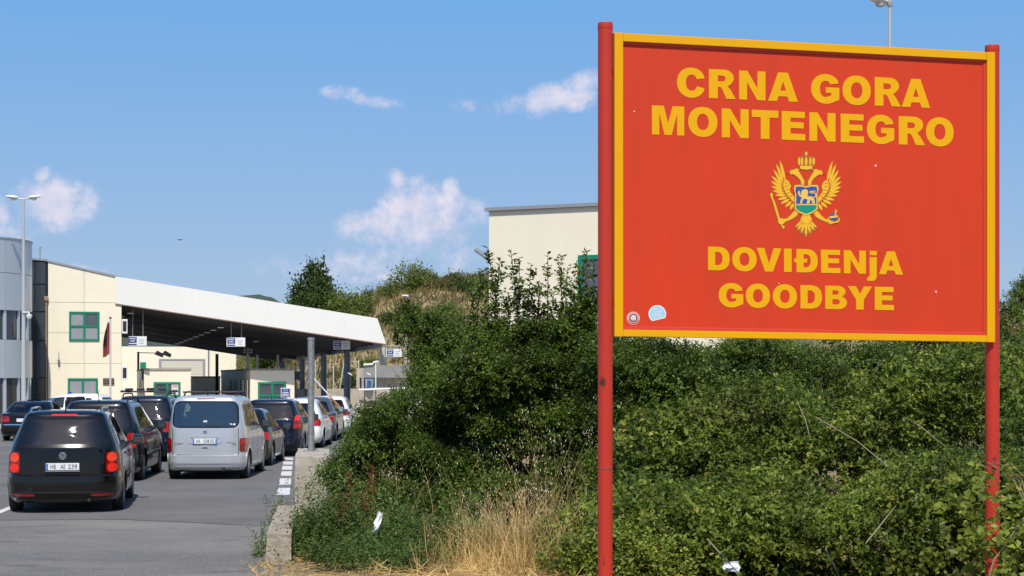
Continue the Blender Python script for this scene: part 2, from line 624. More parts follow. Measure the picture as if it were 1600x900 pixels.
M_post = rust_mat()

SXL, SYL = GX(958, 14.1), 14.1
SXR, SYR = GX(1551, 14.786), 14.786
S_RZ = math.atan2(SYR - SYL, SXR - SXL)
S_W = math.hypot(SXR - SXL, SYR - SYL)
SP = Plane(SXL, SYL, S_RZ)
SLOPE = .0101                                    # the panel hangs a touch lower at its right end
def sg(px, py):
    u, z = SP.at(px, py)
    return u, z + SLOPE * u
S_Z0, S_Z1 = 2.524, 4.999
sign = thing('border_sign', 'big red and yellow border sign reading Crna Gora Montenegro on two red posts', 'sign', (SXL, SYL, 0), S_RZ)
def sconv(a, y, b):
    return (a, y, b - SLOPE * a)
FB = .073                                        # frame bar width
def sbox(name, x0, x1, y0, y1, z0, z1, m):
    mb = MB().bbox(x0, x1, y0, y1, z0, z1, .004)
    mb.v = [sconv(*v) for v in mb.v]
    return mb.build(name, m, sign)
sbox('frame_bar', 0, FB, -.045, .03, S_Z0, S_Z1, M_yel)
sbox('frame_bar', S_W - FB, S_W, -.045, .03, S_Z0, S_Z1 + .0, M_yel)
sbox('frame_bar', FB + .001, S_W - FB - .001, -.043, .03, S_Z1 - FB + .004, S_Z1 - .002, M_yel)
sbox('frame_bar', FB + .001, S_W - FB - .001, -.043, .03, S_Z0 + .002, S_Z0 + FB - .016, M_yel)
panel = sbox('panel', FB - .01, S_W - FB + .01, -.012, .014, S_Z0 + .05, S_Z1 - .06, M_red)
# narrow red bead round the sheet
M_bead = mat("sign_bead", (.55, .045, .022), .45)
for (x0, x1, z0, z1) in ((FB + .001, S_W - FB - .001, S_Z1 - FB - .016, S_Z1 - FB + .003), (FB + .001, S_W - FB - .001, S_Z0 + FB - .015, S_Z0 + FB + .012),
                         (S_W - FB - .024, S_W - FB - .001, S_Z0 + FB + .013, S_Z1 - FB - .017)):
    mb = MB().bbox(x0, x1, -.0225, -.0125, z0, z1, .003)
    mb.v = [sconv(*v) for v in mb.v]
    mb.build('edge_bead', M_bead, panel)
# posts
for px, Y, ztop, off in ((948.5, 14.1, 5.08, -.066), (1551.5, 14.81, 5.04, S_W + .022)):
    po = thing_loc = (off, .05 if off > 0 else .0)
    prof = [(.0605, 0), (.0605, 1.1), (.0607, 1.5), (.0605, ztop - .05)]
    ob = MB().lathe([(.0605, -.4), (.0605, ztop - .055)], 32, c=(po[0], po[1], 0)).build('post', M_post, sign, True)
    MB().lathe([(.0605, ztop - .056), (.0625, ztop - .05), (.0625, ztop - .008), (.060, ztop), (0, ztop + .003)], 32, c=(po[0], po[1], 0)).build('post_cap', M_post, ob, True)
    MB().lathe([(.0604, 1.435), (.0612, 1.44), (.0612, 1.455), (.0604, 1.46)], 32, c=(po[0], po[1], 0)).build('weld_ring', mat("weld_rust", (.40, .035, .022), .7, color2=(.12, .045, .03), nscale=14), ob, True)
    for zz in (S_Z0 + .25, S_Z1 - .35):
        x0, x1 = (off + .04, .01) if off < 0 else (S_W - .02, off - .04)
        MB().box(min(x0, x1), max(x0, x1), .031, .045, zz, zz + .06).build('bracket', M_post, sign)

def arc(cx, cy, rx, ry, a0, a1, n=14, p=2.0):
    out = []
    for i in range(n + 1):
        a = math.radians(a0 + (a1 - a0) * i / n)
        c, s = math.cos(a), math.sin(a)
        out.append((cx + rx * math.copysign(abs(c) ** (2 / p), c), cy + ry * math.copysign(abs(s) ** (2 / p), s)))
    return out
G = {}
G['I'] = [[(0, 0), (0, 1), (1, 1), (1, 0)]]
G['N'] = [[(0, 0), (0, 1), (.31, 1), (.70, .40), (.70, 1), (1, 1), (1, 0), (.69, 0), (.30, .60), (.30, 0)]]
G['A'] = [[(0, 0), (.34, 1), (.66, 1), (1, 0), (.70, 0), (.645, .17), (.345, .17), (.295, 0)], [(.40, .37), (.50, .68), (.60, .37)]]
G['M'] = [[(0, 0), (0, 1), (.365, 1), (.5, .40), (.64, 1), (1, 1), (1, 0), (.775, 0), (.775, .73), (.61, 0), (.39, 0), (.225, .73), (.225, 0)]]
G['T'] = [[(.335, 0), (.335, .75), (0, .75), (0, 1), (1, 1), (1, .75), (.665, .75), (.665, 0)]]
G['E'] = [[(0, 0), (0, 1), (.98, 1), (.98, .78), (.37, .78), (.37, .63), (.93, .63), (.93, .42), (.37, .42), (.37, .225), (1, .225), (1, 0)]]
G['V'] = [[(0, 1), (.31, 1), (.5, .33), (.69, 1), (1, 1), (.66, 0), (.34, 0)]]
G['Y'] = [[(0, 1), (.34, 1), (.5, .67), (.67, 1), (1, 1), (.66, .42), (.66, 0), (.34, 0), (.34, .42)]]
G['O'] = [arc(.5, .5, .5, .52, 0, 345, 23, 2.15), arc(.5, .5, .203, .28, 0, 345, 23, 2.15)]
G['C'] = [arc(.52, .5, .52, .52, 32, 327, 22, 2.1) + [(1, .318), (.73, .393)] + arc(.53, .5, .21, .275, 320, 42, 16, 2.2) + [(.71, .63), (1, .665)]]
G['G'] = [arc(.52, .5, .52, .52, 38, 300, 20, 2.1) + [(1, .14), (1, .56), (.52, .56), (.52, .365), (.714, .365), (.714, .275)] + arc(.515, .5, .205, .285, 300, 52, 16, 2.2) + [(.675, .668), (.97, .708)]]
G['R'] = [[(0, 0), (0, 1), (.56, 1)] + arc(.57, .72, .357, .28, 88, -45, 10) + [(.70, .42), (.80, .32), (1, 0), (.645, 0), (.51, .30), (.43, .395), (.33, .40), (.33, 0)],
          [(.33, .79), (.50, .79)] + arc(.50, .69, .12, .10, 88, -88, 6) + [(.50, .59), (.33, .59)]]
G['D'] = [[(0, 0), (0, 1), (.45, 1)] + arc(.45, .5, .55, .5, 85, -85, 14, 2.4) + [(.45, 0)], [(.33, .225), (.33, .775), (.46, .775)] + arc(.44, .5, .23, .275, 80, -80, 10, 2.3) + [(.46, .225)]]
G['d'] = [[(.1, 0), (.1, .42), (0, .42), (0, .59), (.1, .59), (.1, 1), (.5, 1)] + arc(.5, .5, .5, .5, 85, -85, 14, 2.4) + [(.5, 0)],
          [(.40, .225), (.40, .42), (.55, .42), (.55, .59), (.40, .59), (.40, .775), (.5, .775)] + arc(.5, .5, .20, .275, 80, -80, 10, 2.3) + [(.5, .225)]]
G['B'] = [[(0, 0), (0, 1), (.58, 1)] + arc(.58, .76, .36, .24, 85, -60, 8) + [(.80, .54)] + arc(.62, .28, .38, .28, 55, -85, 9) + [(.6, 0)],
          [(.33, .62), (.33, .80), (.52, .80)] + arc(.52, .71, .10, .09, 80, -80, 5) + [(.52, .62)], [(.33, .2), (.33, .42), (.55, .42)] + arc(.55, .31, .12, .11, 80, -80, 5) + [(.55, .2)]]
G['j'] = [[(.3, .81), (.3, 1), (1, 1), (1, .81)], [(.3, .73), (1, .73), (1, -.12), (.92, -.22), (.75, -.285), (.5, -.305), (.02, -.29), (.06, -.15), (.22, -.14), (.3, -.07)]]
lines = [
    (1107, 108.2, 153.6, [('C', 1056.9, 1100.1), ('R', 1106.8, 1148.8), ('N', 1154, 1195.1), ('A', 1199.2, 1245.9), ('G', 1266.3, 1310.4), ('O', 1315.3, 1359.5), ('R', 1365.7, 1406.6), ('A', 1407.7, 1452.1)]),
    (1018, 164.9, 210.4, [('M', 1017.9, 1068.3), ('O', 1074.4, 1120.2), ('N', 1126.9, 1168.9), ('T', 1173.8, 1215.3), ('E', 1220.5, 1257.3), ('N', 1263.6, 1304.4), ('E', 1312.6, 1348.9), ('G', 1353.4, 1396.1), ('R', 1403.1, 1444.4), ('O', 1445.6, 1488.9)]),
    (1105.5, 385.4, 422.3, [('D', 1105.5, 1139.1), ('O', 1143.2, 1181.4), ('V', 1181.4, 1219.9), ('I', 1224.1, 1236), ('d', 1239.9, 1276.7), ('E', 1281.8, 1312.1), ('N', 1317.5, 1351.9), ('j', 1353, 1368.9), ('A', 1372.2, 1409.7)]),
    (1255, 445.6, 482.2, [('G', 1122, 1160.5), ('O', 1164.3, 1202.4), ('O', 1206.5, 1244.3), ('D', 1249.8, 1283.3), ('B', 1288.4, 1322.4), ('Y', 1323.7, 1361.4), ('E', 1365.8, 1395.7)]),
]
for rx, yt, yb, row in lines:
    z1 = sg(rx, yt)[1]
    z0 = sg(rx, yb)[1]
    for ch, a, b in row:
        u0, u1 = sg(a, yb)[0], sg(b, yb)[0]
        loops = [[(u0 + p * (u1 - u0), z0 + q * (z1 - z0)) for p, q in lp] for lp in G[ch]]
        flat_mesh('letter', loops, M_letter, lambda a_, y, b_: sconv(a_, y - .0125, b_), .0022, panel)

# coat of arms: vinyl layers on the sheet, coordinates read in a close-up (0.18886 px per unit)
M_out = mat("emblem_brown", (.34, .12, .012), .5)
M_gold = mat("emblem_gold", (.80, .42, .014), .45)
M_blue = mat("emblem_blue", (.03, .075, .30), .45)
M_green = mat("emblem_green", (.0, .26, .17), .45)
M_cream = mat("emblem_pale", (.78, .47, .08), .45)
def ez(x, y):
    return sg(1160 + x * .18886, 220 + y * .18886)
layer_n = [0]
def emb(name, polys, m, layer, mirror=False):
    loops = []
    for poly in polys:
        loops.append([ez(x, y) for x, y in poly])
    return flat_mesh(name, loops, m, lambda a, y, b: sconv(a, y - .0125 - layer * .0011, b), .001, panel)
def mir(poly):
    return [(1044 - x, y + 4) for x, y in poly[::-1]]
def feather(r, t, w):
    dx, dy = t[0] - r[0], t[1] - r[1]
    l = math.hypot(dx, dy)
    nx, ny = -dy / l * w, dx / l * w
    return [r, (r[0] + dx * .35 + nx, r[1] + dy * .35 + ny), (r[0] + dx * .75 + nx * .95, r[1] + dy * .75 + ny * .95), t, (r[0] + dx * .75 - nx * .6, r[1] + dy * .75 - ny * .6), (r[0] + dx * .35 - nx, r[1] + dy * .35 - ny)]
tips = [(303, 165), (274, 192), (252, 240), (236, 292), (229, 335), (230, 378), (243, 416), (264, 452), (288, 490), (312, 524), (350, 553), (392, 574)]
roots = [(352, 345), (338, 356), (332, 372), (330, 388), (333, 404), (340, 418), (349, 434), (360, 450), (374, 466), (388, 482), (402, 500), (418, 516)]
wing_out = [(352, 312), (338, 300), (320, 235), (306, 150), (292, 165), (270, 180), (248, 232), (228, 288), (218, 330), (220, 380), (234, 422), (256, 462), (280, 500), (305, 534), (345, 564), (395, 586), (436, 560), (436, 470), (392, 420), (404, 376), (380, 330)]
for mm in (False, True):
    f = mir if mm else (lambda p: p)
    emb('emblem_wing', [f([(350, 316), (378, 330), (402, 376), (390, 405), (398, 428), (432, 468), (432, 530), (400, 510), (352, 455), (330, 405), (326, 360)])], M_out, 0)
    for r, t in zip(roots, tips):
        emb('emblem_feather_edge', [f(feather(r, (t[0] + (t[0] - r[0]) * .04, t[1] + (t[1] - r[1]) * .04), 16))], M_out, 0)
        emb('emblem_feather', [f(feather(r, t, 12.0))], M_gold, 1)
    emb('emblem_shoulder', [f([(350, 320), (375, 334), (396, 376), (384, 405), (392, 428), (426, 470), (424, 512), (400, 490), (366, 450), (344, 415), (333, 380), (336, 345)])], M_gold, 2)
    for r, t in (((372, 350), (340, 352)), ((378, 372), (340, 380)), ((380, 398), (346, 410)), ((392, 425), (362, 440)), ((408, 450), (382, 468))):
        emb('emblem_quill', [f(feather(r, t, 2.2))], M_out, 3)
    # neck and head
    emb('emblem_head', [f([(478, 372), (470, 330), (452, 310), (428, 290), (405, 282), (392, 290), (384, 276), (380, 255), (396, 238), (418, 236), (440, 226), (476, 240), (462, 248), (478, 268), (492, 296), (515, 332), (512, 372)])], M_out, 1)
    emb('emblem_head_fill', [f([(484, 366), (476, 330), (456, 306), (430, 284), (406, 275), (392, 280), (386, 262), (398, 243), (420, 241), (440, 232), (466, 240), (456, 249), (470, 270), (486, 298), (507, 334), (506, 366)])], M_gold, 2)
    emb('emblem_tongue', [f([(388, 268), (372, 272), (358, 262), (364, 276), (376, 279), (390, 277)])], M_red, 2)
    # leg
    emb('emblem_leg', [f([(470, 590), (430, 566), (392, 610), (360, 640), (300, 640), (284, 660), (296, 690), (330, 700), (350, 680), (410, 655), (450, 630)])], M_out, 0)
    emb('emblem_leg_fill', [f([(462, 592), (430, 574), (398, 615), (362, 646), (304, 648), (294, 662), (304, 682), (328, 690), (346, 672), (405, 647), (440, 625)])], M_gold, 1)
emb('emblem_tail', [[(490, 600), (470, 660), (426, 716), (446, 724), (440, 744), (468, 746), (476, 770), (504, 772), (522, 802), (540, 772), (568, 770), (576, 746), (604, 744), (600, 724), (620, 722), (576, 660), (556, 600)]], M_out, 0)
for tx, ty in ((432, 716), (452, 742), (482, 766), (522, 794), (560, 766), (592, 742), (612, 720)):
    emb('emblem_feather', [feather((522 + (tx - 522) * .15, 655), (tx, ty), 11)], M_gold, 1)
emb('emblem_rump', [[(496, 610), (474, 655), (500, 680), (522, 690), (544, 680), (570, 655), (550, 610)]], M_gold, 2)
# crown
emb('emblem_crown', [[(470, 240), (466, 205), (446, 185), (452, 148), (478, 130), (508, 128), (510, 98), (522, 84), (534, 98), (536, 128), (570, 130), (596, 150), (602, 182), (582, 205), (578, 240), (522, 248)]], M_out, 1)
for cxr, w in ((464, 10), (488, 9), (522, 11), (556, 9), (584, 10)):
    emb('emblem_crown_arch', [arc(cxr, 172, w, 34, 0, 330, 11)], M_gold, 2)
emb('emblem_crown_band', [[(474, 234), (470, 208), (574, 208), (570, 234), (522, 241)]], M_gold, 3)
emb('emblem_crown_ball', [arc(522, 108, 9, 16, 0, 330, 11)], M_cream, 2)
# shield
sh = lambda k: [(522 + (x - 522) * k, 482 + (y - 482) * k) for x, y in [(432, 376), (478, 374), (522, 384), (566, 374), (612, 376), (618, 410), (608, 440), (612, 560), (575, 590), (522, 612), (469, 590), (432, 560), (436, 440), (426, 410)]]
emb('emblem_shield_edge', [sh(1.12)], M_out, 2)
emb('emblem_shield', [sh(1.06)], M_cream, 3)
emb('emblem_shield_field', [sh(.95)], M_blue, 4)
emb('emblem_shield_base', [[(438, 534), (606, 534), (604, 560), (573, 584), (522, 604), (471, 584), (440, 560)]], M_green, 5)
emb('emblem_shield_bar', [[(438, 525), (606, 525), (606, 534), (438, 534)]], M_cream, 6)
emb('emblem_lion', [[(455, 420), (466, 415), (470, 440), (480, 455), (478, 428), (490, 408), (515, 402), (534, 412), (538, 432), (530, 450), (540, 462), (565, 462), (585, 475), (590, 498), (594, 520), (572, 522), (570, 500), (556, 488), (548, 520), (524, 522), (532, 488), (510, 480), (492, 490), (488, 520), (468, 522), (478, 486), (486, 470), (466, 462), (452, 440)]], M_cream, 5)
emb('emblem_lion_tail', [[(580, 466), (592, 462), (598, 448), (590, 438), (560, 436), (548, 428), (552, 418), (596, 414), (598, 422), (562, 426), (566, 430), (594, 430), (606, 444), (602, 462), (590, 474)]], M_cream, 5)
# sceptre and orb
emb('emblem_sceptre', [[(216, 440), (236, 426), (252, 446), (250, 470), (274, 520), (288, 568), (308, 640), (332, 700), (356, 712), (336, 738), (316, 716), (284, 650), (262, 580), (240, 500), (226, 468)]], M_out, 1)
emb('emblem_sceptre_fill', [[(223, 442), (237, 432), (247, 448), (245, 470), (268, 522), (283, 570), (302, 640), (328, 702), (346, 714), (334, 730), (320, 710), (288, 645), (267, 578), (245, 500), (231, 468)]], M_gold, 2)
emb('emblem_hand', [[(288, 652), (310, 640), (338, 652), (344, 680), (318, 698), (294, 684)]], M_gold, 3)
emb('emblem_orb_edge', [arc(748, 632, 40, 34, 0, 340, 17)], M_out, 2)
emb('emblem_orb', [arc(748, 632, 35, 30, 0, 340, 17)], M_blue, 3)
emb('emblem_orb_band', [[(714, 626), (782, 618), (783, 634), (714, 643)]], M_cream, 4)
emb('emblem_orb_cross', [[(756, 618), (760, 590), (750, 584), (762, 582), (766, 564), (772, 582), (782, 588), (770, 592), (768, 618)]], M_cream, 4)
emb('emblem_claw', [[(700, 632), (712, 660), (748, 672), (786, 660), (792, 634), (800, 650), (790, 676), (720, 690), (694, 666)]], M_gold, 4)
# stickers
M_st_pink = mat("sticker_pink", (.74, .36, .33), .5, noise=.15, nscale=30)
M_st_dark = mat("sticker_dark", (.07, .04, .05), .5)
M_st_white = mat("sticker_white", (.78, .76, .76), .5, noise=.1, nscale=30)
M_st_blue = mat("sticker_blue", (.22, .52, .74), .5, color2=(.42, .63, .76), nscale=45)
M_st_grey = mat("sticker_grey", (.55, .62, .66), .6)
def cpx(cx, cy, r, n=24, a0=0, a1=345):
    return [sg(cx + r * math.cos(math.radians(a0 + (a1 - a0) * i / (n - 1))), cy - r * math.sin(math.radians(a0 + (a1 - a0) * i / (n - 1)))) for i in range(n)]
sc_ = lambda k: (lambda a, y, b: sconv(a, y - .0125 - .0011 * k, b))
st = flat_mesh('sticker', [cpx(988.8, 497.2, 10.4)], M_st_pink, sc_(0), .001, sign)
st['label'] = 'small round pink sticker'
flat_mesh('sticker_ring', [cpx(989, 497, 6.2), cpx(989, 497, 4.6)], M_st_dark, sc_(1), .001, st)
flat_mesh('sticker_ring', [cpx(989, 497, 9.0, 24, 200, 340) + cpx(989, 497, 8.0, 24, 340, 200)], M_st_dark, sc_(1), .001, st)
flat_mesh('sticker_centre', [cpx(989, 496.5, 4.0)], M_st_white, sc_(1), .001, st)
flat_mesh('sticker_dot', [cpx(987.4, 496, .7, 8), cpx(990.6, 496, .7, 8), cpx(989, 498.6, .8, 8)], M_st_dark, sc_(2), .001, st)
st = flat_mesh('sticker', [cpx(1026.3, 490.6, 13.7, 26, -28, 235)], M_st_white, sc_(0), .001, sign)
st['label'] = 'torn round light blue sticker with white rim'
flat_mesh('sticker_field', [cpx(1026.4, 490.4, 12.0, 26, -24, 231)], M_st_blue, sc_(1), .001, st)
for (x, y, w, h) in ((1024, 484, 9, 2.2), (1028, 488, 13, 2.4), (1024, 492.5, 15, 2.2), (1031, 494.5, 8, 1.8)):
    flat_mesh('sticker_print', [[sg(x - w / 2, y + h / 2), sg(x - w / 2 + 1, y - h / 2), sg(x + w / 2, y - h / 2 - .6), sg(x + w / 2 - 1, y + h / 2 - .6)]], M_st_grey, sc_(2), .001, st)
# chips in the paint of the sheet and a scratch on the post
M_chip = mat("paint_chip", (.66, .44, .40), .7)
for x, y, r in ((1367, 259, 2.6), (1461, 456, 2.6), (1216, 443, 1.5), (990, 175, 1.8)):
    rr = random.Random(int(x))
    flat_mesh('paint_chip', [[sg(x + r * rr.uniform(.35, .9) * math.cos(a), y + r * rr.uniform(.5, 1.2) * math.sin(a)) for a in [i * .9 for i in range(7)]]], M_chip, sc_(3), .0006, panel)
# ------------------------------------------------------------------ border post building, canopy, booths
M_cream_wall = mat("cream_render", (.84, .765, .60), .8, noise=.07, nscale=.8, bump=.05, bscale=40)
M_cap = mat("roof_flashing", (.34, .36, .37), .45, metal=.4)
M_fascia = mat("white_fascia", (.76, .745, .70), .5, noise=.03, nscale=.5)
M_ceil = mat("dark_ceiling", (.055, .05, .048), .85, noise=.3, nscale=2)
M_beam = mat("dark_steel", (.07, .075, .085), .6)
M_column = mat("blue_grey_steel", (.26, .29, .33), .5, noise=.15, nscale=4)
M_gframe = mat("green_frame", (.005, .20, .105), .4)
M_pane = mat("dark_window_glass", (.10, .11, .13), .06, spec=.9, noise=.4, nscale=1.5)
M_blind = mat("window_blind", (.30, .31, .34), .35, spec=.7, noise=.15, nscale=3)
M_curtain = mat("smoked_glass", (.035, .042, .052), .08, spec=.8, noise=.25, nscale=.6)
M_mull = mat("dark_mullion", (.02, .022, .026), .4)
M_tower = mat("aluminium_cladding", (.50, .54, .58), .36, metal=.35, noise=.08, nscale=.7)
M_pvc = mat("white_plastic", (.72, .72, .70), .5)
M_pipe = mat("copper_pipe", (.33, .22, .15), .5, metal=.2)
M_grey = mat("grey_render", (.26, .26, .255), .85, noise=.25, nscale=2)
M_blue_sign = mat("sign_blue", (.025, .04, .20), .5)
M_white_sign = mat("sign_white", (.72, .74, .76), .5)
M_ink = mat("sign_ink", (.32, .35, .33), .6)
M_rod = mat("thin_rod", (.25, .25, .25), .5, metal=.5)
M_lampw = mat("ceiling_lamp", (.8, .8, .78), .4, emit=(1, .97, .9), estr=.06)

B_RZ = math.radians(13)
BX, BY = GX(75, 86.0), 86.0
BP = Plane(BX, BY, B_RZ)
def window(parent, u0, u1, z0, z1, y, cols, rows, fw=.075, frame=M_gframe, pane=M_pane, name='window', split=None):
    """frame with mullions in front of separate panes; y is the wall face"""
    fr = MB()
    w, h = u1 - u0, z1 - z0
    fr.box(u0, u1, y - .05, y + .02, z1 - fw, z1).box(u0, u1, y - .05, y + .02, z0, z0 + fw)
    fr.box(u0, u0 + fw, y - .05, y + .02, z0 + fw + .001, z1 - fw - .001).box(u1 - fw, u1, y - .05, y + .02, z0 + fw + .001, z1 - fw - .001)
    o = MB()
    o.v, o.f = fr.v, fr.f
    win = o.build(name, frame, parent)
    zs = [z0 + fw + (h - 2 * fw) * k / rows for k in range(rows + 1)]
    if split:
        zs = [z0 + fw] + [z0 + fw + (h - 2 * fw) * s for s in split] + [z1 - fw]
    us = [u0 + fw + (w - 2 * fw) * k / cols for k in range(cols + 1)]
    for k in range(1, cols):
        MB().box(us[k] - fw * .55, us[k] + fw * .55, y - .048, y + .02, z0 + fw + .001, z1 - fw - .001).build('mullion', frame, win)
    for k in range(1, len(zs) - 1):
        MB().box(u0 + fw + .001, u1 - fw - .001, y - .046, y + .018, zs[k] - fw * .5, zs[k] + fw * .5).build('transom', frame, win)
    for i in range(cols):
        for j in range(len(zs) - 1):
            MB().box(us[i], us[i + 1], y - .012, y - .004, zs[j], zs[j + 1]).build('pane', pane[(i + j * cols) % len(pane)] if isinstance(pane, list) else pane, win)
    return win
def ac_unit(parent, x, y, z, w=.28, h=.72, d=.5, name='air_conditioner'):
    o = MB().bbox(x, x + w, y - d, y, z, z + h, .02).build(name, M_pvc, parent)
    MB().box(x + .05, x + w - .05, y - d - .006, y - d - .001, z + .1, z + h - .1).build('grille', M_mull, o)
    return o

bld = thing('border_building', 'cream two storey border post building with green windows beside the smoked glass', 'building', (BX, BY, 0), B_RZ)
uR, zR = BP.at(180, 432)
uE = BP.at(190, 520)[0]
zL = BP.at(75, 408)[1]
slope = (zR - zL) / uR
roof_z = lambda u: zL + slope * u
# wall core and the cladding panels in front of it, with open joints
core = MB().prism([(0, 0), (uE, 0), (uE, roof_z(uE) - .05), (0, roof_z(0) - .05)], .06, 9.0).build('wall', mat("wall_core", (.30, .27, .21), .9), bld)
uj = BP.at(131.5, 500)[0]
zj = [0] + [BP.at(120, y)[1] for y in (568, 520, 472.5)]
wins = [(BP.at(108, 510)[0], BP.at(155.5, 510)[0], BP.at(130, 533)[1], BP.at(130, 487)[1]), (BP.at(106, 600)[0], BP.at(153, 600)[0], BP.at(130, 636)[1], BP.at(130, 591)[1])]
def panel_piece(u0, u1, z0, z1f):
    g = .008
    MB().prism([(u0 + g, z0 + g), (u1 - g, z0 + g), (u1 - g, z1f(u1) - g), (u0 + g, z1f(u0) - g)], 0, .055).build('wall_panel', M_cream_wall, core)
for k in range(3):
    for (a, b) in ((0, uj), (uj, uE)):
        panel_piece(a, b, zj[k], lambda u, z=zj[k + 1]: z)
panel_piece(0, uj, zj[3], roof_z)
panel_piece(uj, uE, zj[3], roof_z)
MB().prism([(-.05, roof_z(0) - .03), (uE + .03, roof_z(uE) - .03), (uE + .03, roof_z(uE) + .06), (-.05, roof_z(0) + .06)], -.05, 9.05).build('roof_edge', M_cap, bld)
window(bld, *wins[0], 0, 2, 2, .10, pane=[M_blind, M_blind, M_blind, M_pane])
window(bld, *wins[1], 0, 2, 2, .10, pane=[M_pane, M_pane, M_blind, M_blind], split=[.35])
u0, z0 = BP.at(161, 602); u1, z1 = BP.at(178.5, 591)
vt = MB().box(u0, u1, -.03, .0, z0, z1).build('wall_vent', M_mull, bld)
for k in range(4):
    zz = z0 + (z1 - z0) * (k + .5) / 4
    MB().box(u0 + .03, u1 - .03, -.045, -.031, zz - .02, zz + .01).build('slat', M_pipe, vt)
up, zp = BP.at(72.5, 470)
MB().tube([(up, -.06, 0), (up, -.06, zp)], .05, 10).bbox(up - .1, up + .1, -.16, .02, zp, zp + .22, .02).build('downpipe', M_pipe, bld)
ac_unit(bld, uE + .01, .55, BP.at(192, 521)[1])
ac_unit(bld, uE + .01, .55, BP.at(192, 594)[1])
ua, za = BP.at(92, 565)
MB().tube([(ua, -.05, za - .3), (ua, -.08, za + .5)], .012, 6).box(ua - .05, ua + .05, -.12, 0, za - .1, za + .1).build('wall_antenna', M_rod, bld)
for k in (-.12, -.06):
    MB().tube([(ua + .12 + k, -.06, za - .2), (ua + .12 + k, -.06, za + .05)], .008, 5).build('wall_cable', M_rod, bld)

# smoked glass stair hall to its left
gl = thing('glass_hall', 'dark smoked glass curtain wall between the round tower and the cream wall', 'building', (BX, BY, 0), B_RZ)
uG0 = BP.at(30, 500)[0]
zt0, zt1 = BP.at(38, 404)[1], BP.at(74, 408)[1]
MB().prism([(uG0, 0), (-.06, 0), (-.06, zt1), (uG0, zt0)], .12, 6.0).build('wall', M_mull, gl)
us = [uG0, BP.at(55, 500)[0], -.1]
zs = [0] + [BP.at(55, y)[1] for y in (590, 532, 487, 444)] + [None]
for i in range(2):
    for j in range(5):
        top = (lambda u: zs[j + 1]) if zs[j + 1] else (lambda u: zt0 + (zt1 - zt0) * (u - uG0) / (-uG0) - .05)
        a, b = us[i] + .03, us[i + 1] - .03
        MB().prism([(a, zs[j] + .03), (b, zs[j] + .03), (b, top(b) - .03), (a, top(a) - .03)], .06, .115).build('pane', M_curtain, gl)
MB().prism([(uG0, zt0), (-.04, zt1), (-.04, zt1 + .1), (uG0, zt0 + .1)], 0, 6.05).build('roof_edge', M_cap, gl)
ac_unit(gl, BP.at(37.5, 540)[0], .05, BP.at(40, 549.5)[1], .28, .5, .3)
ac_unit(gl, BP.at(35.5, 590)[0], .05, BP.at(40, 602)[1], .3, .52, .3)
u, z = BP.at(54, 404)
an = thing('roof_antenna', 'small aerial on the roof of the glass hall', 'antenna', (BX + u * BP.c, BY + u * BP.s + 1, z + .05), 0)
MB().tube([(0, 0, 0), (0, 0, .62)], .02, 6).build('mast', M_rod, an)
for k, w in ((.2, .1), (.45, .22), (.56, .12)):
    MB().tube([(-w, 0, k), (w * .8, 0, k + .02)], .014, 5).build('crossbar', M_rod, an)

# round tower with metal cladding
TY = 80.0
tw = thing('round_tower', 'round grey metal clad tower at the left edge of the photo', 'tower', (GX(-95, TY), TY + 1.0, 0))
TR = GX(36, TY) - GX(-95, TY)
tz = lambda y: EYE + (HY - y) / F * (TY - 1.5)
def ring_seg(a0, a1, z0, z1, r0, r1, n=4):
    mb = MB()
    vs = []
    for k in range(n + 1):
        a = math.radians(a0 + (a1 - a0) * k / n)
        for r in (r0, r1):
            for z in (z0, z1):
                vs.append((r * math.cos(a), r * math.sin(a), z))
    fs = []
    for k in range(n):
        q, w = 4 * k, 4 * k + 4
        fs += [(q, w, w + 1, q + 1), (q + 2, q + 3, w + 3, w + 2), (q, q + 2, w + 2, w), (q + 1, w + 1, w + 3, q + 3)]
    fs += [(0, 1, 3, 2), (4 * n, 4 * n + 2, 4 * n + 3, 4 * n + 1)]
    return mb.add(vs, fs)
zb = [0, tz(640), tz(591), tz(530), tz(484), tz(425), tz(371)]
MB().lathe([(TR - .16, 0), (TR - .16, zb[6] - .02), (0, zb[6] - .02)], 48).build('core', M_mull, tw, True)
for a in range(-150, 60, 15):
    for (z0, z1) in ((zb[2], zb[3]), (zb[4], zb[5]), (zb[5], zb[6])):
        ring_seg(a, a + 15 - .25, z0 + .01, z1 - .012, TR - .03, TR, 4).build('cladding_panel', M_tower, tw, True)
    for (z0, z1) in ((0, zb[2]), (zb[3], zb[4])):
        ring_seg(a + 1.2, a + 15 - 1.2, z0, z1, TR - .14, TR - .12, 3).build('pane', M_curtain, tw, True)
        ring_seg(a - 1.2, a + 1.2, z0, z1, TR - .12, TR - .05, 1).build('mullion', mat("pale_mullion", (.5, .56, .62), .4, metal=.3), tw)
ring_seg(-180, 178, zb[6] - .02, zb[6] + .05, TR - .2, TR + .03, 60).build('rim', M_cap, tw, True)

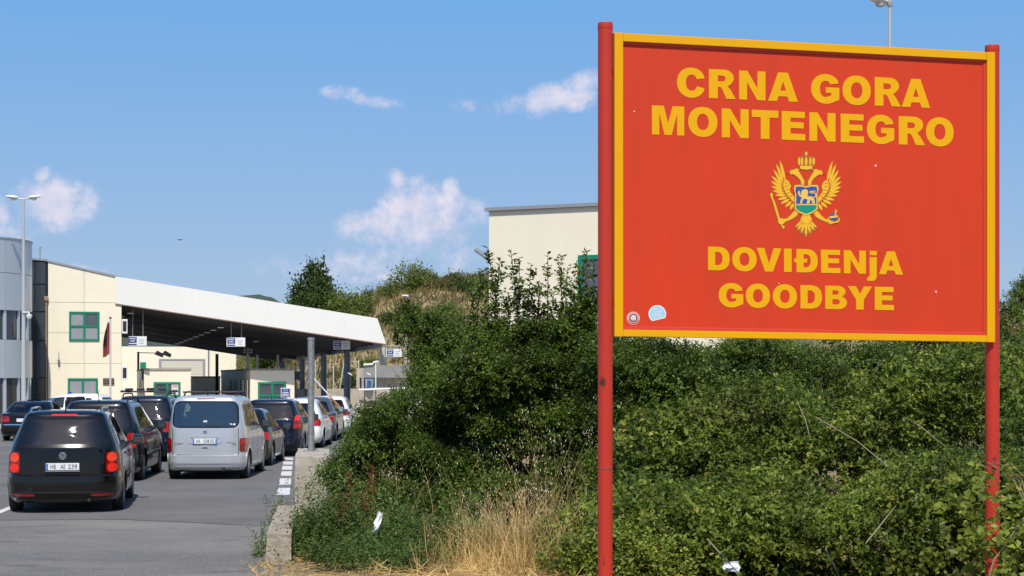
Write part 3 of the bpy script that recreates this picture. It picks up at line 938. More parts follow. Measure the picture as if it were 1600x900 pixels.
# canopy: a long roof falling to the right, running back over the lanes
nbL = BP.at(180, 474); nbR = BP.at(603, 537.5)
ntL = BP.at(180, 432); ntR = BP.at(589.5, 497.5)
def bw(u, y, z):
    return Vector((BX + u * BP.c - y * BP.s, BY + u * BP.s + y * BP.c, z))
can = thing('canopy', 'long white fronted canopy roof sloping down over the inspection lanes', 'canopy', (0, 0, 0))
nl, nr = bw(nbL[0], -.07, nbL[1]), bw(nbR[0], -.07, nbR[1])
tl, tr = bw(ntL[0], -.07, ntL[1]), bw(ntR[0], -.07, ntR[1])
fr_ = P(440, 559, 130); fl_ = P(150, 514.5, 126)
back = Vector((-BP.s, BP.c, 0))
rise = Vector((0, 0, 1.32))
def hexa(name, q, m, parent):
    """q: eight corners, bottom ring then top ring"""
    return MB().add(q, [(0, 3, 2, 1), (4, 5, 6, 7), (0, 1, 5, 4), (1, 2, 6, 5), (2, 3, 7, 6), (3, 0, 4, 7)]).build(name, m, parent)
# front fascia in metal sheets
nsh = 7
for k in range(nsh):
    a, b = k / nsh, (k + 1) / nsh
    g = .0001
    p = [nl.lerp(nr, a + g), nl.lerp(nr, b - g), tl.lerp(tr, b - g), tl.lerp(tr, a + g)]
    hexa('fascia_sheet', [p[0], p[1], p[1] + back * .06, p[0] + back * .06, p[3], p[2], p[2] + back * .06, p[3] + back * .06], M_fascia, can)
hexa('gutter', [nl - Vector((0, 0, .05)), nr - Vector((0, 0, .05)), nr - Vector((0, 0, .05)) + back * .3, nl - Vector((0, 0, .05)) + back * .3] + [nl - Vector((0, 0, .004)), nr - Vector((0, 0, .004)), nr - Vector((0, 0, .004)) + back * .3, nl - Vector((0, 0, .004)) + back * .3], mat("rust_edge", (.22, .13, .08), .7), can)
c0, c1 = nl + back * .31 + Vector((0, 0, .06)), nr + back * .31 + Vector((0, 0, .06)) - (nr - nl) * .01
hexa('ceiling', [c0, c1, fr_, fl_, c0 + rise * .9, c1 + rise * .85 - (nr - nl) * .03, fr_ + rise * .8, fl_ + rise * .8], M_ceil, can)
for k in range(1, 26):
    t = k / 26
    a, b = c0.lerp(fl_, t), c1.lerp(fr_, t)
    w = back * .09
    dz = Vector((0, 0, .16 if k % 5 else .34))
    hexa('beam', [a - dz - w, b - dz - w, b - dz + w, a - dz + w, a - w, b - w, b + w, a + w], M_beam, can)
for k in range(9):
    s = .40 + .0 * k
    t = .05 + .1 * k
    q = c0.lerp(c1, s).lerp(fl_.lerp(fr_, s), t) - Vector((0, 0, .36))
    MB().box(q.x - .15, q.x + .15, q.y - .06, q.y + .06, q.z - .04, q.z).build('ceiling_lamp', M_lampw, can)
for t, s in ((.03, .06), (.16, .04), (.3, .62), (.5, .62)):
    q = c0.lerp(c1, s).lerp(fl_.lerp(fr_, s), t) - Vector((0, 0, .36))
    MB().box(q.x - .15, q.x + .15, q.y - .06, q.y + .06, q.z - .04, q.z).build('ceiling_lamp', M_lampw, can)
for t in (.012, .254, .472, .708, .963):
    q = c1.lerp(fr_, t) + Vector((-.12, 0, 0))
    w = .17
    col = MB().box(q.x - w, q.x + w, q.y - w * .3, q.y + w * .3, 0, q.z - .02).box(q.x - w, q.x - w + .03, q.y - w, q.y + w, 0, q.z - .03).box(q.x + w - .03, q.x + w, q.y - w, q.y + w, 0, q.z - .03)
    if t > .1:
        col.build('column', M_column, can)
hexa('edge_beam', [c1 - Vector((.25, 0, .3)), c1 - Vector((.05, 0, .3)), fr_ - Vector((.05, 0, .3)), fr_ - Vector((.25, 0, .3)), c1 - Vector((.25, 0, .003)), c1 - Vector((.05, 0, .003)), fr_ - Vector((.05, 0, .003)), fr_ - Vector((.25, 0, .003))], M_column, can)

# hanging direction signs
def lane_sign(px0, px1, py0, py1, Y, label, rods=None, pole=None):
    a, b = P(px0, py1, Y), P(px1, py0, Y)
    w, h = b.x - a.x, b.z - a.z
    o = thing('lane_sign', label, 'sign', (a.x, Y, a.z), 0, 'blue and white lane signs')
    MB().bbox(0, w, 0, .07, 0, h, .008).build('sign_box', M_white_sign, o)
    fld = MB().box(w * .04, w * .47, -.008, -.001, h * .08, h * .93).build('blue_field', M_blue_sign, o)
    MB().box(w * .02, w * .47, -.014, -.009, h * .22, h * .31).build('stripe', M_white_sign, fld)
    for zc, ww in ((.76, .34), (.52, .26)):
        n = 7
        for i in range(n):
            x = w * (.255 - ww / 2 + ww * i / n)
            MB().box(x, x + w * ww / n * .72, -.014, -.009, h * (zc - .05), h * (zc + .06)).build('glyph', M_white_sign, fld)
    wf = MB().box(w * .5, w * .96, -.006, -.001, h * .05, h * .95).build('white_field', M_white_sign, o)
    for zc, ww in ((.66, .3), (.47, .24), (.27, .28)):
        for i in range(6):
            x = w * (.73 - ww / 2 + ww * i / 6)
            MB().box(x, x + w * ww / 6 * .7, -.012, -.007, h * (zc - .045), h * (zc + .045)).build('glyph', M_ink, wf)
    for r in rods or ():
        MB().tube([(w * r[0], .03, h), (w * r[0], .03, h + r[1])], .022, 8).build('rod', M_rod, o)
    return o
lane_sign(200, 229, 525.5, 540.5, 87.5, 'blue and white lane sign hanging nearest the flagpole', ((.25, 1.4), (.8, 1.35)))
lane_sign(354, 383, 527.5, 541.5, 88.5, 'blue and white lane sign hanging under the middle of the canopy', ((.25, .75), (.8, .7)))
lane_sign(521, 547, 532, 546, 90.5, 'blue and white lane sign hanging under the low right end of the canopy', ((.3, .2), (.8, .15)))
wp = thing('white_pole', 'white peeling pole under the right corner of the canopy', 'pole', (GX(598.5, 90.6), 90.6, 0))
MB().tube([(0, 0, 0), (0, 0, 3.75)], .14, 14).build('tube', mat("peeling_white", (.66, .66, .62), .7, color2=(.32, .31, .27), nscale=9), wp, True)
MB().tube([(0, 0, 3.78), (1.0, 0, 3.78)], .025, 8).build('arm', M_rod, wp)
MB().lathe([(.15, 3.74), (.15, 3.8), (0, 3.82)], 14).build('cap', M_rod, wp)
lane_sign(603.5, 627.5, 545, 558, 90.3, 'blue and white lane sign on the white pole outside the canopy', ((.4, .05), (.8, .05)))

# booths
def booth(px0, px1, pyt, Y, depth, label, wpx=None, poster=False, over=.0, split=None):
    x0 = GX(px0, Y)
    pl = Plane(x0, Y, B_RZ)
    u1, zt = pl.at(px1, pyt)
    o = thing('booth', label, 'booth', (x0, Y, 0), B_RZ, 'passport control booths')
    MB().box(0, u1, 0, depth, 0, zt - .05).build('wall', M_cream_wall, o)
    MB().box(-.04, u1 + .04, -.05, depth + .05, zt - .049, zt + .05).build('roof', mat("booth_roof", (.30, .27, .22), .8), o)
    if wpx:
        a, _ = pl.at(wpx[0], 600)
        b, zz1 = pl.at(wpx[1], wpx[2])
        wn = window(o, a, b, zz1 - 1.25, zz1, 0, 2, 2, .11, split=[.42])
        if poster:
            pu, pz = pl.at(268, 600)
            MB().box(pu, pu + .34, -.03, -.02, pz - .57, pz).build('poster', mat("poster_paper", (.66, .60, .60), .6), wn)
            MB().box(pu + .05, pu + .3, -.034, -.031, pz - .17, pz - .05).build('poster_heading', mat("poster_pink", (.60, .30, .32), .6), wn)
            MB().prism([(pu + .05, pz - .3), (pu + .17, pz - .54), (pu + .29, pz - .3)], -.034, -.031).build('poster_shape', mat("poster_dark", (.10, .09, .12), .6), wn)
    for k in (.9, 4.0, 7.1, 11.0, 15.0):
        if k + .7 < depth:
            MB().box(-.05, -.001, k, k + .7, 1.0, 2.0).build('side_window', M_pane, o)
    if depth == 25:
        MB().box(u1 + .04, u1 + .3, .2, .5, zt - .55, zt - .1).build('speaker_box', M_mull, o)
    return o
booth(225, 298, 577, 88.5, 26, 'cream booth with a poster in its green window behind the roof rack car', (240, 282, 597), True)
booth(391, 460, 577.4, 90.1, 25, 'cream booth with green window behind the blue stop sign', (403, 447, 597))
booth(300, 344, 589, 117, 5, 'brown shaded booth far back between the two nearer booths')
# cream hall behind with a roller shutter
HYd = 150
hall_p = Plane(GX(150, HYd), HYd, math.radians(8))
hall = thing('customs_hall', 'cream hall with grey roller shutter seen under the canopy', 'building', (hall_p.o[0], HYd, 0), math.radians(8))
uA, zA = hall_p.at(300, 542); uB, zB = hall_p.at(369, 548.5); uC = hall_p.at(330, 543.5)
MB().prism([(0, 0), (uB, 0), (uB, zB), (uC[0] + (uB - uC[0]) * .5, (uC[1] + zB) / 2 + .1), (uC[0], uC[1]), (uA, zA), (0, hall_p.at(150, 541)[1])], 0, 12).build('wall', M_cream_wall, hall)
s0, sz0 = hall_p.at(252, 612); s1, sz1 = hall_p.at(317, 563.5)
shf = MB().box(s0 - .2, s1 + .2, -.08, -.001, sz1, sz1 + .15).box(s0 - .2, s0, -.08, -.001, 0, sz1 - .001).box(s1, s1 + .2, -.08, -.001, 0, sz1 - .001).build('shutter', M_cap, hall)
nsl = 18
for k in range(nsl):
    z0 = sz1 * k / nsl
    MB().box(s0 + .01, s1 - .01, -.05, -.002 - .01 * (k % 2), z0 + .01, z0 + sz1 / nsl - .02).build('slat', mat("shutter_slat", (.62, .58, .48), .6), shf)
g0, gz = hall_p.at(219, 566)
MB().box(g0, g0 + .5, -.06, -.002, 0, gz).build('door', M_gframe, hall)
uj_ = hall_p.at(326, 560)[0]
MB().tube([(uj_, -.08, 0), (uj_, -.08, hall_p.at(326, 544)[1])], .06, 8).build('downpipe', M_rod, hall)
def lamp_pair(px, py, Y, label):
    q = P(px, py, Y)
    o = thing('floodlight_pole', label, 'floodlight', (q.x, Y, 0))
    MB().tube([(0, 0, 0), (0, 0, q.z + .05)], .07, 8).build('pole', M_mull, o)
    MB().tube([(0, 0, q.z), (1.9, 0, q.z - .05)], .03, 6).build('arm', M_rod, o)
    for x in (1.35, 1.85):
        MB().prism([(x - .25, q.z - .12), (x + .22, q.z - .3), (x + .28, q.z - .1), (x - .1, q.z + .12)], -.25, .15).build('lamp_head', M_rod, o)
    return o
lamp_pair(216, 551, 112, 'dark pole with two floodlights in front of the roller shutter')
q = P(339, 553, 108)
o = thing('dark_post', 'short dark post standing before the cream hall corner', 'post', (q.x, q.y, 0))
MB().tube([(0, 0, 0), (0, 0, q.z)], .1, 8).build('tube', M_mull, o)
MB().box(-.14, .14, -.14, .14, 0, .3).build('base', M_mull, o)
q = P(387, 553, 118)
o = thing('antenna_frame', 'square white lattice antenna above the right booth', 'antenna', (q.x, q.y, 0))
MB().tube([(0, 0, 0), (0, 0, q.z)], .09, 8).build('pole', M_pvc, o)
for k in range(3):
    for j in range(3):
        MB().box(-.28 + k * .22, -.12 + k * .22, -.02, .02, q.z + .05 + j * .17, q.z + .17 + j * .17).build('element', M_pvc, o)
for px, nm in ((402, 'left'), (434, 'right')):
    q = P(px, 559, 120)
    o = thing('white_post', 'slim white post above the right booth, %s of two' % nm, 'post', (q.x, q.y, 0))
    MB().tube([(0, 0, 0), (0, 0, q.z + .2)], .08, 8).build('tube', M_pvc, o)
    MB().box(-.16, .16, -.16, .16, 0, .15).build('foot', M_pvc, o)

# flagpole with hanging flag
FY = 82.0
q = P(172.5, 499, FY)
fp = thing('flagpole', 'slim pale flagpole in front of the cream wall', 'flagpole', (q.x, FY, 0))
MB().tube([(0, 0, 0), (0, 0, q.z)], [.055, .04], 10).build('pole', mat("pale_pole", (.55, .53, .50), .5), fp, True)
MB().lathe([(0, q.z), (.07, q.z + .04), (.07, q.z + .1), (0, q.z + .14)], 10).build('finial', M_rod, fp, True)
rows, cols = 14, 9
V, Fa = [], []
for r in range(rows):
    for c in range(cols):
        t, s = r / (rows - 1), c / (cols - 1)
        wdt = .08 + .20 * math.sin(min(1, t * 1.25) * math.pi * .55)
        V.append((-.045 - wdt * s, .10 * math.sin(s * 9 + t * 2) * (0.4 + s), q.z - .18 - 1.45 * t - .28 * s * t + .1 * s * s))
for r in range(rows - 1):
    for c in range(cols - 1):
        i = r * cols + c
        Fa.append((i, i + 1, i + cols + 1, i + cols))
M_flag = mat("flag_red", (.30, .055, .05), .8)
fo = MB().add(V, Fa).build('flag', M_flag, None, True)
fo.location = (q.x, FY, 0)
tag(fo, 'limp red flag with a dark emblem hanging on the flagpole', 'flag')
keep = [f for k, f in enumerate(Fa) if 3 <= k // (cols - 1) <= 8 and 3 <= k % (cols - 1) <= 7]
rem = {v: k for k, v in enumerate(sorted({i for f in keep for i in f}))}
MB().add([(V[i][0], V[i][1] - .015, V[i][2]) for i in rem], [tuple(rem[i] for i in f) for f in keep]).build('emblem', mat("flag_dark", (.03, .015, .02), .8), fo)

# twin-headed street lamp by the tower
def lamp_head(mb_parent, x, y, z, sgn, L=.75, name='lamp_head'):
    """cobra head: flattened tapering shell with a bowl underneath"""
    vs, fs = [], []
    n, m = 9, 12
    for i in range(n):
        t = i / (n - 1)
        w = .17 * math.sin(math.pi * min(1, .12 + t * .86)) ** .6
        for j in range(m):
            a = 2 * math.pi * j / m
            vs.append((x + sgn * L * t, y + w * math.cos(a), z + (.09 * math.sin(a) if math.sin(a) > 0 else .06 * math.sin(a)) * (w / .17) + .06 * t))
    for i in range(n - 1):
        for j in range(m):
            fs.append((i * m + j, i * m + (j + 1) % m, (i + 1) * m + (j + 1) % m, (i + 1) * m + j))
    fs += [tuple(range(m)), tuple((n - 1) * m + j for j in range(m))]
    o = MB().add(vs, fs).build(name, M_pvc, mb_parent, True)
    MB().lathe([(0, z - .13), (.10, z - .10), (.13, z - .03), (.12, z + .02)], 12, c=(x + sgn * L * .38, y, 0)).build('lens', mat("lamp_lens", (.5, .5, .46), .2), o, True)
    return o
LY = 78.0
q = P(38.5, 311, LY)
sl = thing('street_lamp', 'tall twin headed street lamp by the round tower', 'street lamp', (q.x - .05, LY, 0))
M_lpole = mat("lamp_pole", (.50, .52, .53), .45, metal=.3)
MB().tube([(0, 0, 0), (0, 0, q.z)], [.12, .055], 12).build('pole', M_lpole, sl, True)
MB().tube([(-.42, 0, q.z + .04), (-.2, 0, q.z), (.2, 0, q.z), (.42, 0, q.z + .04)], .03, 8).build('arm', M_lpole, sl, True)
lamp_head(sl, -.25, 0, q.z + .06, -1, .58)
lamp_head(sl, .25, 0, q.z + .06, 1, .58)
q = P(37, 492, LY - .3)
cm = thing('security_camera', 'white dome security camera on the street lamp pole', 'camera', (q.x, LY - .2, q.z))
MB().lathe([(0, -.14), (.1, -.1), (.14, 0), (.14, .06), (0, .1)], 14, c=(.22, 0, -.05)).build('dome', M_pvc, cm, True)
MB().tube([(-.1, .1, .12), (.22, 0, .12), (.22, 0, .02)], .035, 8).build('bracket', M_pvc, cm, True)

# single street lamp behind the sign
q = P(1390, 5, 40)
sl2 = thing('street_lamp', 'grey street lamp rising behind the top of the sign', 'street lamp', (q.x, 40, 0))
MB().tube([(0, 0, 0), (0, 0, q.z)], [.09, .033], 12).build('pole', M_lpole, sl2, True)
MB().lathe([(.03, q.z - .1), (.07, q.z - .05), (.07, q.z + .1), (.03, q.z + .14)], 12).build('collar', M_lpole, sl2, True)
lamp_head(sl2, -.05, 0, q.z + .03, -1, .42)

# ------------------------------------------------------------------ cream building behind the shrubs
R_RZ = math.atan2(-1.55, 3.21)
RY = 52.0
RPn = Plane(GX(764, RY), RY, R_RZ)
rb = thing('cream_building', 'plain cream building with a green window behind the tall shrubs', 'building', (RPn.o[0], RY, 0), R_RZ)
zT = RPn.at(764, 330)[1]
uW = RPn.at(1150, 400)[0]
rz_j = RPn.at(764, 458)[1]
rc = MB().box(.02, uW - .02, .06, 8, 0, zT - .02).build('wall', mat("wall_core", (.3, .27, .21), .9), rb)
for (z0, z1) in ((0, rz_j), (rz_j, zT)):
    for k in range(3):
        a, b = uW * k / 3, uW * (k + 1) / 3
        gx = .0 if k in (0,) else .0008
        MB().box(a + gx, b - .0008, 0, .058, z0 + .006, z1 - .006).build('wall_panel', M_cream_wall, rc)
MB().box(-.10, uW + .1, -.10, 8.1, zT, zT + .10).build('roof_edge', M_cap, rb)
a, zw1 = RPn.at(904, 399); b, _ = RPn.at(1000, 430); _, zw0 = RPn.at(904, 491)
window(rb, a, b, zw0, zw1, 0, 2, 1, .13)
MB().box(a - .08, b + .08, -.09, -.001, zw0 - .07, zw0 - .001).build('sill', M_pvc, rb)
fl = thing('wall_floodlight', 'grey floodlight on the corner of the cream building', 'floodlight', (*P(764, 402, RY)[:],), 0)
MB().tube([(.02, .1, -.12), (-.12, -.02, -.02)], .025, 8).build('arm', M_rod, fl)
MB().prism([(-.44, .22), (-.38, .28), (.02, .02), (.0, -.1)], -.18, .18).build('housing', M_cap, fl)
MB().prism([(-.43, .205), (-.01, -.105), (-.03, -.115), (-.44, .19)], -.16, .16).build('lens', mat("flood_lens", (.6, .62, .62), .15), fl)

# ------------------------------------------------------------------ grey guard hut with a blue panel
HD = 86.0
hp = lambda px, py: (GX(px, HD) - GX(557, HD), P(px, py, HD).z)
ht = thing('guard_hut', 'small grey concrete hut with white pipes right of the canopy columns', 'hut', (GX(557, HD), HD, 0))
MB().box(0, hp(569, 0)[0], 0, 3, 0, hp(0, 575)[1]).build('wall', M_concrete2, ht)
MB().box(hp(569, 0)[0] + .002, hp(660, 0)[0], -.3, 3, hp(0, 590)[1], hp(0, 571)[1]).build('wall', M_grey, ht)
MB().box(hp(569, 0)[0] + .05, hp(660, 0)[0], .05, 3, 0, hp(0, 590)[1] - .002).build('wall', M_concrete2, ht)
MB().prism([hp(571, 591), hp(585, 590), hp(583, 606), hp(572, 607)], -.25, .04).build('blue_panel', mat("blue_panel", (.10, .17, .30), .3, color2=(.30, .38, .48), nscale=3), ht)
MB().box(*[hp(562, 0)[0], hp(565, 0)[0]], -.02, -.001, hp(0, 606)[1], hp(0, 590)[1]).build('slit_window', M_mull, ht)
MB().tube([(hp(569, 0)[0], -.35, hp(0, 570)[1]), (hp(583, 0)[0], -.35, hp(0, 570)[1] + .03), (hp(585, 0)[0], -.35, hp(0, 566)[1]), (hp(592, 0)[0], -.35, hp(0, 565)[1])], .05, 8).build('pipe', M_pvc, ht, True)
MB().tube([(hp(562, 0)[0], -.4, hp(0, 609)[1]), (hp(650, 0)[0], -.4, hp(0, 606)[1])], .05, 8).build('railing', M_pvc, ht, True)
MB().tube([(hp(588, 0)[0], -.38, hp(0, 606)[1]), (hp(588, 0)[0], -.38, hp(0, 568)[1])], .03, 8).build('pipe', M_pvc, ht, True)
for px in (578, 549):
    MB().prism([hp(px - 3, 582), hp(px + 3, 585), hp(px + 3, 586.5), hp(px - 3, 583.5)], -.8, -.5).build('lamp_head', M_pvc, ht)

# blue stop sign on a post
q = P(446.5, 613.5, 52)
ss = thing('stop_notice', 'small square blue notice with white lettering above the queueing cars', 'sign', (q.x, 52, 0))
MB().tube([(0, .03, 0), (0, .03, q.z)], .03, 8).build('post', M_galv, ss)
MB().bbox(-.148, .148, -.01, .015, q.z - .145, q.z + .145, .01).build('plate', M_white_sign, ss)
pf = MB().box(-.125, .125, -.015, -.011, q.z - .12, q.z + .12).build('blue_field', M_blue_sign, ss)
text_mesh('lettering', "STOP", M_white_sign, lambda a, y, b: (a, y - .017, b + q.z + .068), .052, .15, .002, pf)
for zc, ww in ((-.005, .18), (-.075, .2)):
    for i in range(6):
        x = -ww / 2 + ww * i / 6
        MB().box(x, x + ww / 6 * .75, -.019, -.016, q.z + zc - .022, q.z + zc + .025).build('glyph', M_white_sign, pf)
# barrier arm
M_bar_w, M_bar_o = mat("barrier_white", (.7, .68, .64), .5), mat("barrier_orange", (.62, .20, .06), .5)
pa, pb = P(490, 591, 62), P(531, 636, 62)
ba = thing('barrier_arm', 'slanting white and orange barrier arm beyond the metal pipe', 'barrier', (pb.x, 62, 0))
for k in range(5):
    a, b = pb.lerp(pa, k / 5), pb.lerp(pa, (k + 1) / 5 - .002)
    MB().tube([a - Vector((pb.x, 62, 0)), b - Vector((pb.x, 62, 0))], .026, 8).build('stripe', M_bar_o if k < 2 else M_bar_w, ba)
MB().box(-.12, .12, -.1, .1, 0, pb.z).build('cabinet', M_galv, ba)
# ------------------------------------------------------------------ cars
GLASS_T = glass_mat("car_glass", (.80, .87, .85), ior=1.75)
GLASS_S = glass_mat("side_glass", (.20, .25, .23), ior=1.6)
GLASS_D = glass_mat("tinted_car_glass", (.07, .11, .115), ior=1.75)
M_tyre = mat("tyre_rubber", (.018, .018, .018), .8, noise=.2, nscale=20)
M_rim = mat("alloy_rim", (.42, .43, .45), .35, metal=.8)
M_frit = mat("window_border", (.008, .008, .009), .07)
M_blackp = mat("black_trim", (.016, .016, .017), .55)
M_under = mat("underbody", (.012, .012, .012), .9)
M_seat = mat("seat_fabric", (.10, .105, .11), .9, noise=.2, nscale=10)
M_chrome = mat("chrome", (.75, .75, .76), .12, metal=1.0)
M_gap = mat("panel_gap", (.004, .004, .004), .9)
M_lampred = mat("tail_lamp_red", (.42, .008, .006), .12, spec=.8)
M_lampdark = mat("tail_lamp_dark", (.20, .006, .008), .12, spec=.8)
M_lamplit = mat("tail_lamp_lit", (.60, .02, .01), .2, emit=(1, .03, .015), estr=.22)
M_lampamber = mat("tail_lamp_amber", (.62, .04, .012), .2, emit=(1, .07, .02), estr=.30)
M_lampclear = mat("tail_lamp_clear", (.55, .5, .5), .15)
M_plate = mat("plate_white", (.70, .71, .71), .4)
M_plate_b = mat("plate_blue", (.05, .16, .55), .4)
M_plate_ink = mat("plate_ink", (.03, .03, .03), .5)

def paint(name, c, metal=0.0, rough=.28, inner=(.02, .02, .021), dust=.14):
    m = bpy.data.materials.new(name)
    m.use_nodes = True
    nt = m.node_tree
    b = nt.nodes['Principled BSDF']
    g = nt.nodes.new('ShaderNodeNewGeometry')
    tc = nt.nodes.new('ShaderNodeTexCoord')
    n = nt.nodes.new('ShaderNodeTexNoise')
    n.inputs['Scale'].default_value = 3.5
    n.inputs['Detail'].default_value = 5
    nt.links.new(tc.outputs['Object'], n.inputs['Vector'])
    # road dust on the lower body
    sp = nt.nodes.new('ShaderNodeSeparateXYZ')
    nt.links.new(tc.outputs['Object'], sp.inputs[0])
    r = nt.nodes.new('ShaderNodeMapRange')
    r.inputs['From Min'].default_value = .95
    r.inputs['From Max'].default_value = .15
    r.inputs['To Max'].default_value = dust
    nt.links.new(sp.outputs['Z'], r.inputs['Value'])
    mu = nt.nodes.new('ShaderNodeMath')
    mu.operation = 'MULTIPLY'
    nt.links.new(r.outputs[0], mu.inputs[0])
    nt.links.new(n.outputs['Fac'], mu.inputs[1])
    d = nt.nodes.new('ShaderNodeMix')
    d.data_type = 'RGBA'
    d.inputs['A'].default_value = (*c, 1)
    d.inputs['B'].default_value = (.26, .24, .21, 1)
    nt.links.new(mu.outputs[0], d.inputs['Factor'])
    mx = nt.nodes.new('ShaderNodeMix')
    mx.data_type = 'RGBA'
    nt.links.new(d.outputs['Result'], mx.inputs['A'])
    mx.inputs['B'].default_value = (*inner, 1)
    nt.links.new(g.outputs['Backfacing'], mx.inputs['Factor'])
    nt.links.new(mx.outputs['Result'], b.inputs['Base Color'])
    b.inputs['Metallic'].default_value = metal
    b.inputs['Roughness'].default_value = rough
    b.inputs['Coat Weight'].default_value = .75
    b.inputs['Specular IOR Level'].default_value = .12 if max(c) < .05 else .5
    b.inputs['Coat Roughness'].default_value = .03
    MATS[name] = m
    return m

def rounded(poly, r, n=4):
    """round the corners of a polygon"""
    out = []
    m = len(poly)
    for i in range(m):
        p0, p1, p2 = Vector(poly[i - 1]), Vector(poly[i]), Vector(poly[(i + 1) % m])
        d0, d2 = (p0 - p1), (p2 - p1)
        rr = min(r, d0.length * .45, d2.length * .45)
        a, b = p1 + d0.normalized() * rr, p1 + d2.normalized() * rr
        for k in range(n + 1):
            t = k / n
            q = a * (1 - t) ** 2 + p1 * 2 * t * (1 - t) + b * t * t
            out.append((q.x, q.y))
    return out

def densify(poly, step):
    out = []
    for i in range(len(poly)):
        a, b = Vector(poly[i]), Vector(poly[(i + 1) % len(poly)])
        k = max(1, int((b - a).length / step))
        for j in range(k):
            q = a.lerp(b, j / k)
            out.append((q.x, q.y))
    return out

def inset(poly, d):
    c = Vector((sum(p[0] for p in poly) / len(poly), sum(p[1] for p in poly) / len(poly)))
    out = []
    n = len(poly)
    area = sum(poly[i][0] * poly[(i + 1) % n][1] - poly[(i + 1) % n][0] * poly[i][1] for i in range(n))
    sg_ = 1 if area > 0 else -1
    for i in range(n):
        a, b = Vector(poly[i - 1]), Vector(poly[(i + 1) % n])
        t = (b - a)
        if t.length < 1e-9:
            out.append(poly[i]); continue
        t.normalize()
        nrm = Vector((-t.y, t.x)) * sg_
        q = Vector(poly[i]) + nrm * d
        out.append((q.x, q.y))
    return out

def in_poly(x, y, poly):
    c = False
    j = len(poly) - 1
    for i in range(len(poly)):
        xi, yi = poly[i]
        xj, yj = poly[j]
        if (yi > y) != (yj > y) and x < (xj - xi) * (y - yi) / (yj - yi + 1e-12) + xi:
            c = not c
        j = i
    return c

class Shell:
    """car body surface: superellipse slices with height-dependent rear, front and half width"""
    def __init__(s, prof, n=9.0):
        a = np.array(prof, float)
        s.z, s.yr, s.yf, s.w = a[:, 0], a[:, 1], a[:, 2], a[:, 3]
        s.n = n
    def at(s, z):
        return np.interp(z, s.z, s.yr), np.interp(z, s.z, s.yf), np.interp(z, s.z, s.w)
    B = .03                                          # gentle curve of the rear and front seen from above
    def _e(s, t):
        return max(0.0, 1 - min(abs(t), 1) ** s.n) ** (1 / s.n)
    def rear(s, x, z):
        yr, yf, w = s.at(z)
        c, h = (yr + yf) / 2, (yf - yr) / 2
        return c - h * s._e(x / w) * (1 - s.B * min(1, (x / w) ** 2))
    def front(s, x, z):
        yr, yf, w = s.at(z)
        c, h = (yr + yf) / 2, (yf - yr) / 2
        return c + h * s._e(x / w) * (1 - s.B * min(1, (x / w) ** 2))
    def side(s, y, z):
        yr, yf, w = s.at(z)
        c, h = (yr + yf) / 2, (yf - yr) / 2
        return w * s._e((y - c) / (h * (1 - s.B)))
    def P_rear(s, x, z, off=0):
        e = .01
        p = Vector((x, s.rear(x, z), z))
        dx = Vector((2 * e, s.rear(x + e, z) - s.rear(x - e, z), 0))
        dz = Vector((0, s.rear(x, z + e) - s.rear(x, z - e), 2 * e))
        return p + dx.cross(dz).normalized() * off
    def P_front(s, x, z, off=0):
        return Vector((x, s.front(x, z) + off * .8, z + off * .5))
    def P_side(s, y, z, off=0, sgn=1):
        e = .01
        x = s.side(y, z)
        dz = Vector((s.side(y, z + e) - s.side(y, z - e), 0, 2 * e))
        dy = Vector((s.side(y + e, z) - s.side(y - e, z), 2 * e, 0))
        nrm = dy.cross(dz).normalized()
        p = Vector((x, y, z)) + nrm * off
        return Vector((p.x * sgn, p.y, p.z))
    def body(s, nper, dz, holes):
        """grid of the shell with the cells inside the openings left out"""
        q = []
        k = nper // 8
        rat = 2.3                                    # long sides get more columns
        ks, kr = int(k * 2 * rat / (1 + rat) * 1.0), int(k * 2 / (1 + rat) * 1.2)
        for i in range(2 * kr): q.append((-1 + i / kr, -1))
        for i in range(2 * ks): q.append((1, -1 + i / ks))
        for i in range(2 * kr): q.append((1 - i / kr, 1))
        for i in range(2 * ks): q.append((-1, 1 - i / ks))
        q = np.array(q)
        rr = (np.abs(q[:, 0]) ** s.n + np.abs(q[:, 1]) ** s.n) ** (-1 / s.n)
        q = q * rr[:, None]
        zs = []
        for a, b in zip(s.z[:-1], s.z[1:]):
            m = max(1, int(round((b - a) / dz)))
            zs += [a + (b - a) * i / m for i in range(m)]
        zs.append(s.z[-1])
        # fine rows where the hood meets the windscreen
        V = []
        for z in zs:
            yr, yf, w = s.at(z)
            c, h = (yr + yf) / 2, (yf - yr) / 2
            V += [(w * a, c + h * b * (1 - s.B * a * a), z) for a, b in q]
        m = len(q)
        Fc = []
        for i in range(len(zs) - 1):
            for j in range(m):
                f = (i * m + j, i * m + (j + 1) % m, (i + 1) * m + (j + 1) % m, (i + 1) * m + j)
                cx = sum(V[v][0] for v in f) / 4
                cy = sum(V[v][1] for v in f) / 4
                cz = sum(V[v][2] for v in f) / 4
                if any(h(cx, cy, cz) for h in holes):
                    continue
                Fc.append(f)
        top = (len(zs) - 1) * m
        Fc.append(tuple(top + j for j in range(m)))
        return V, Fc

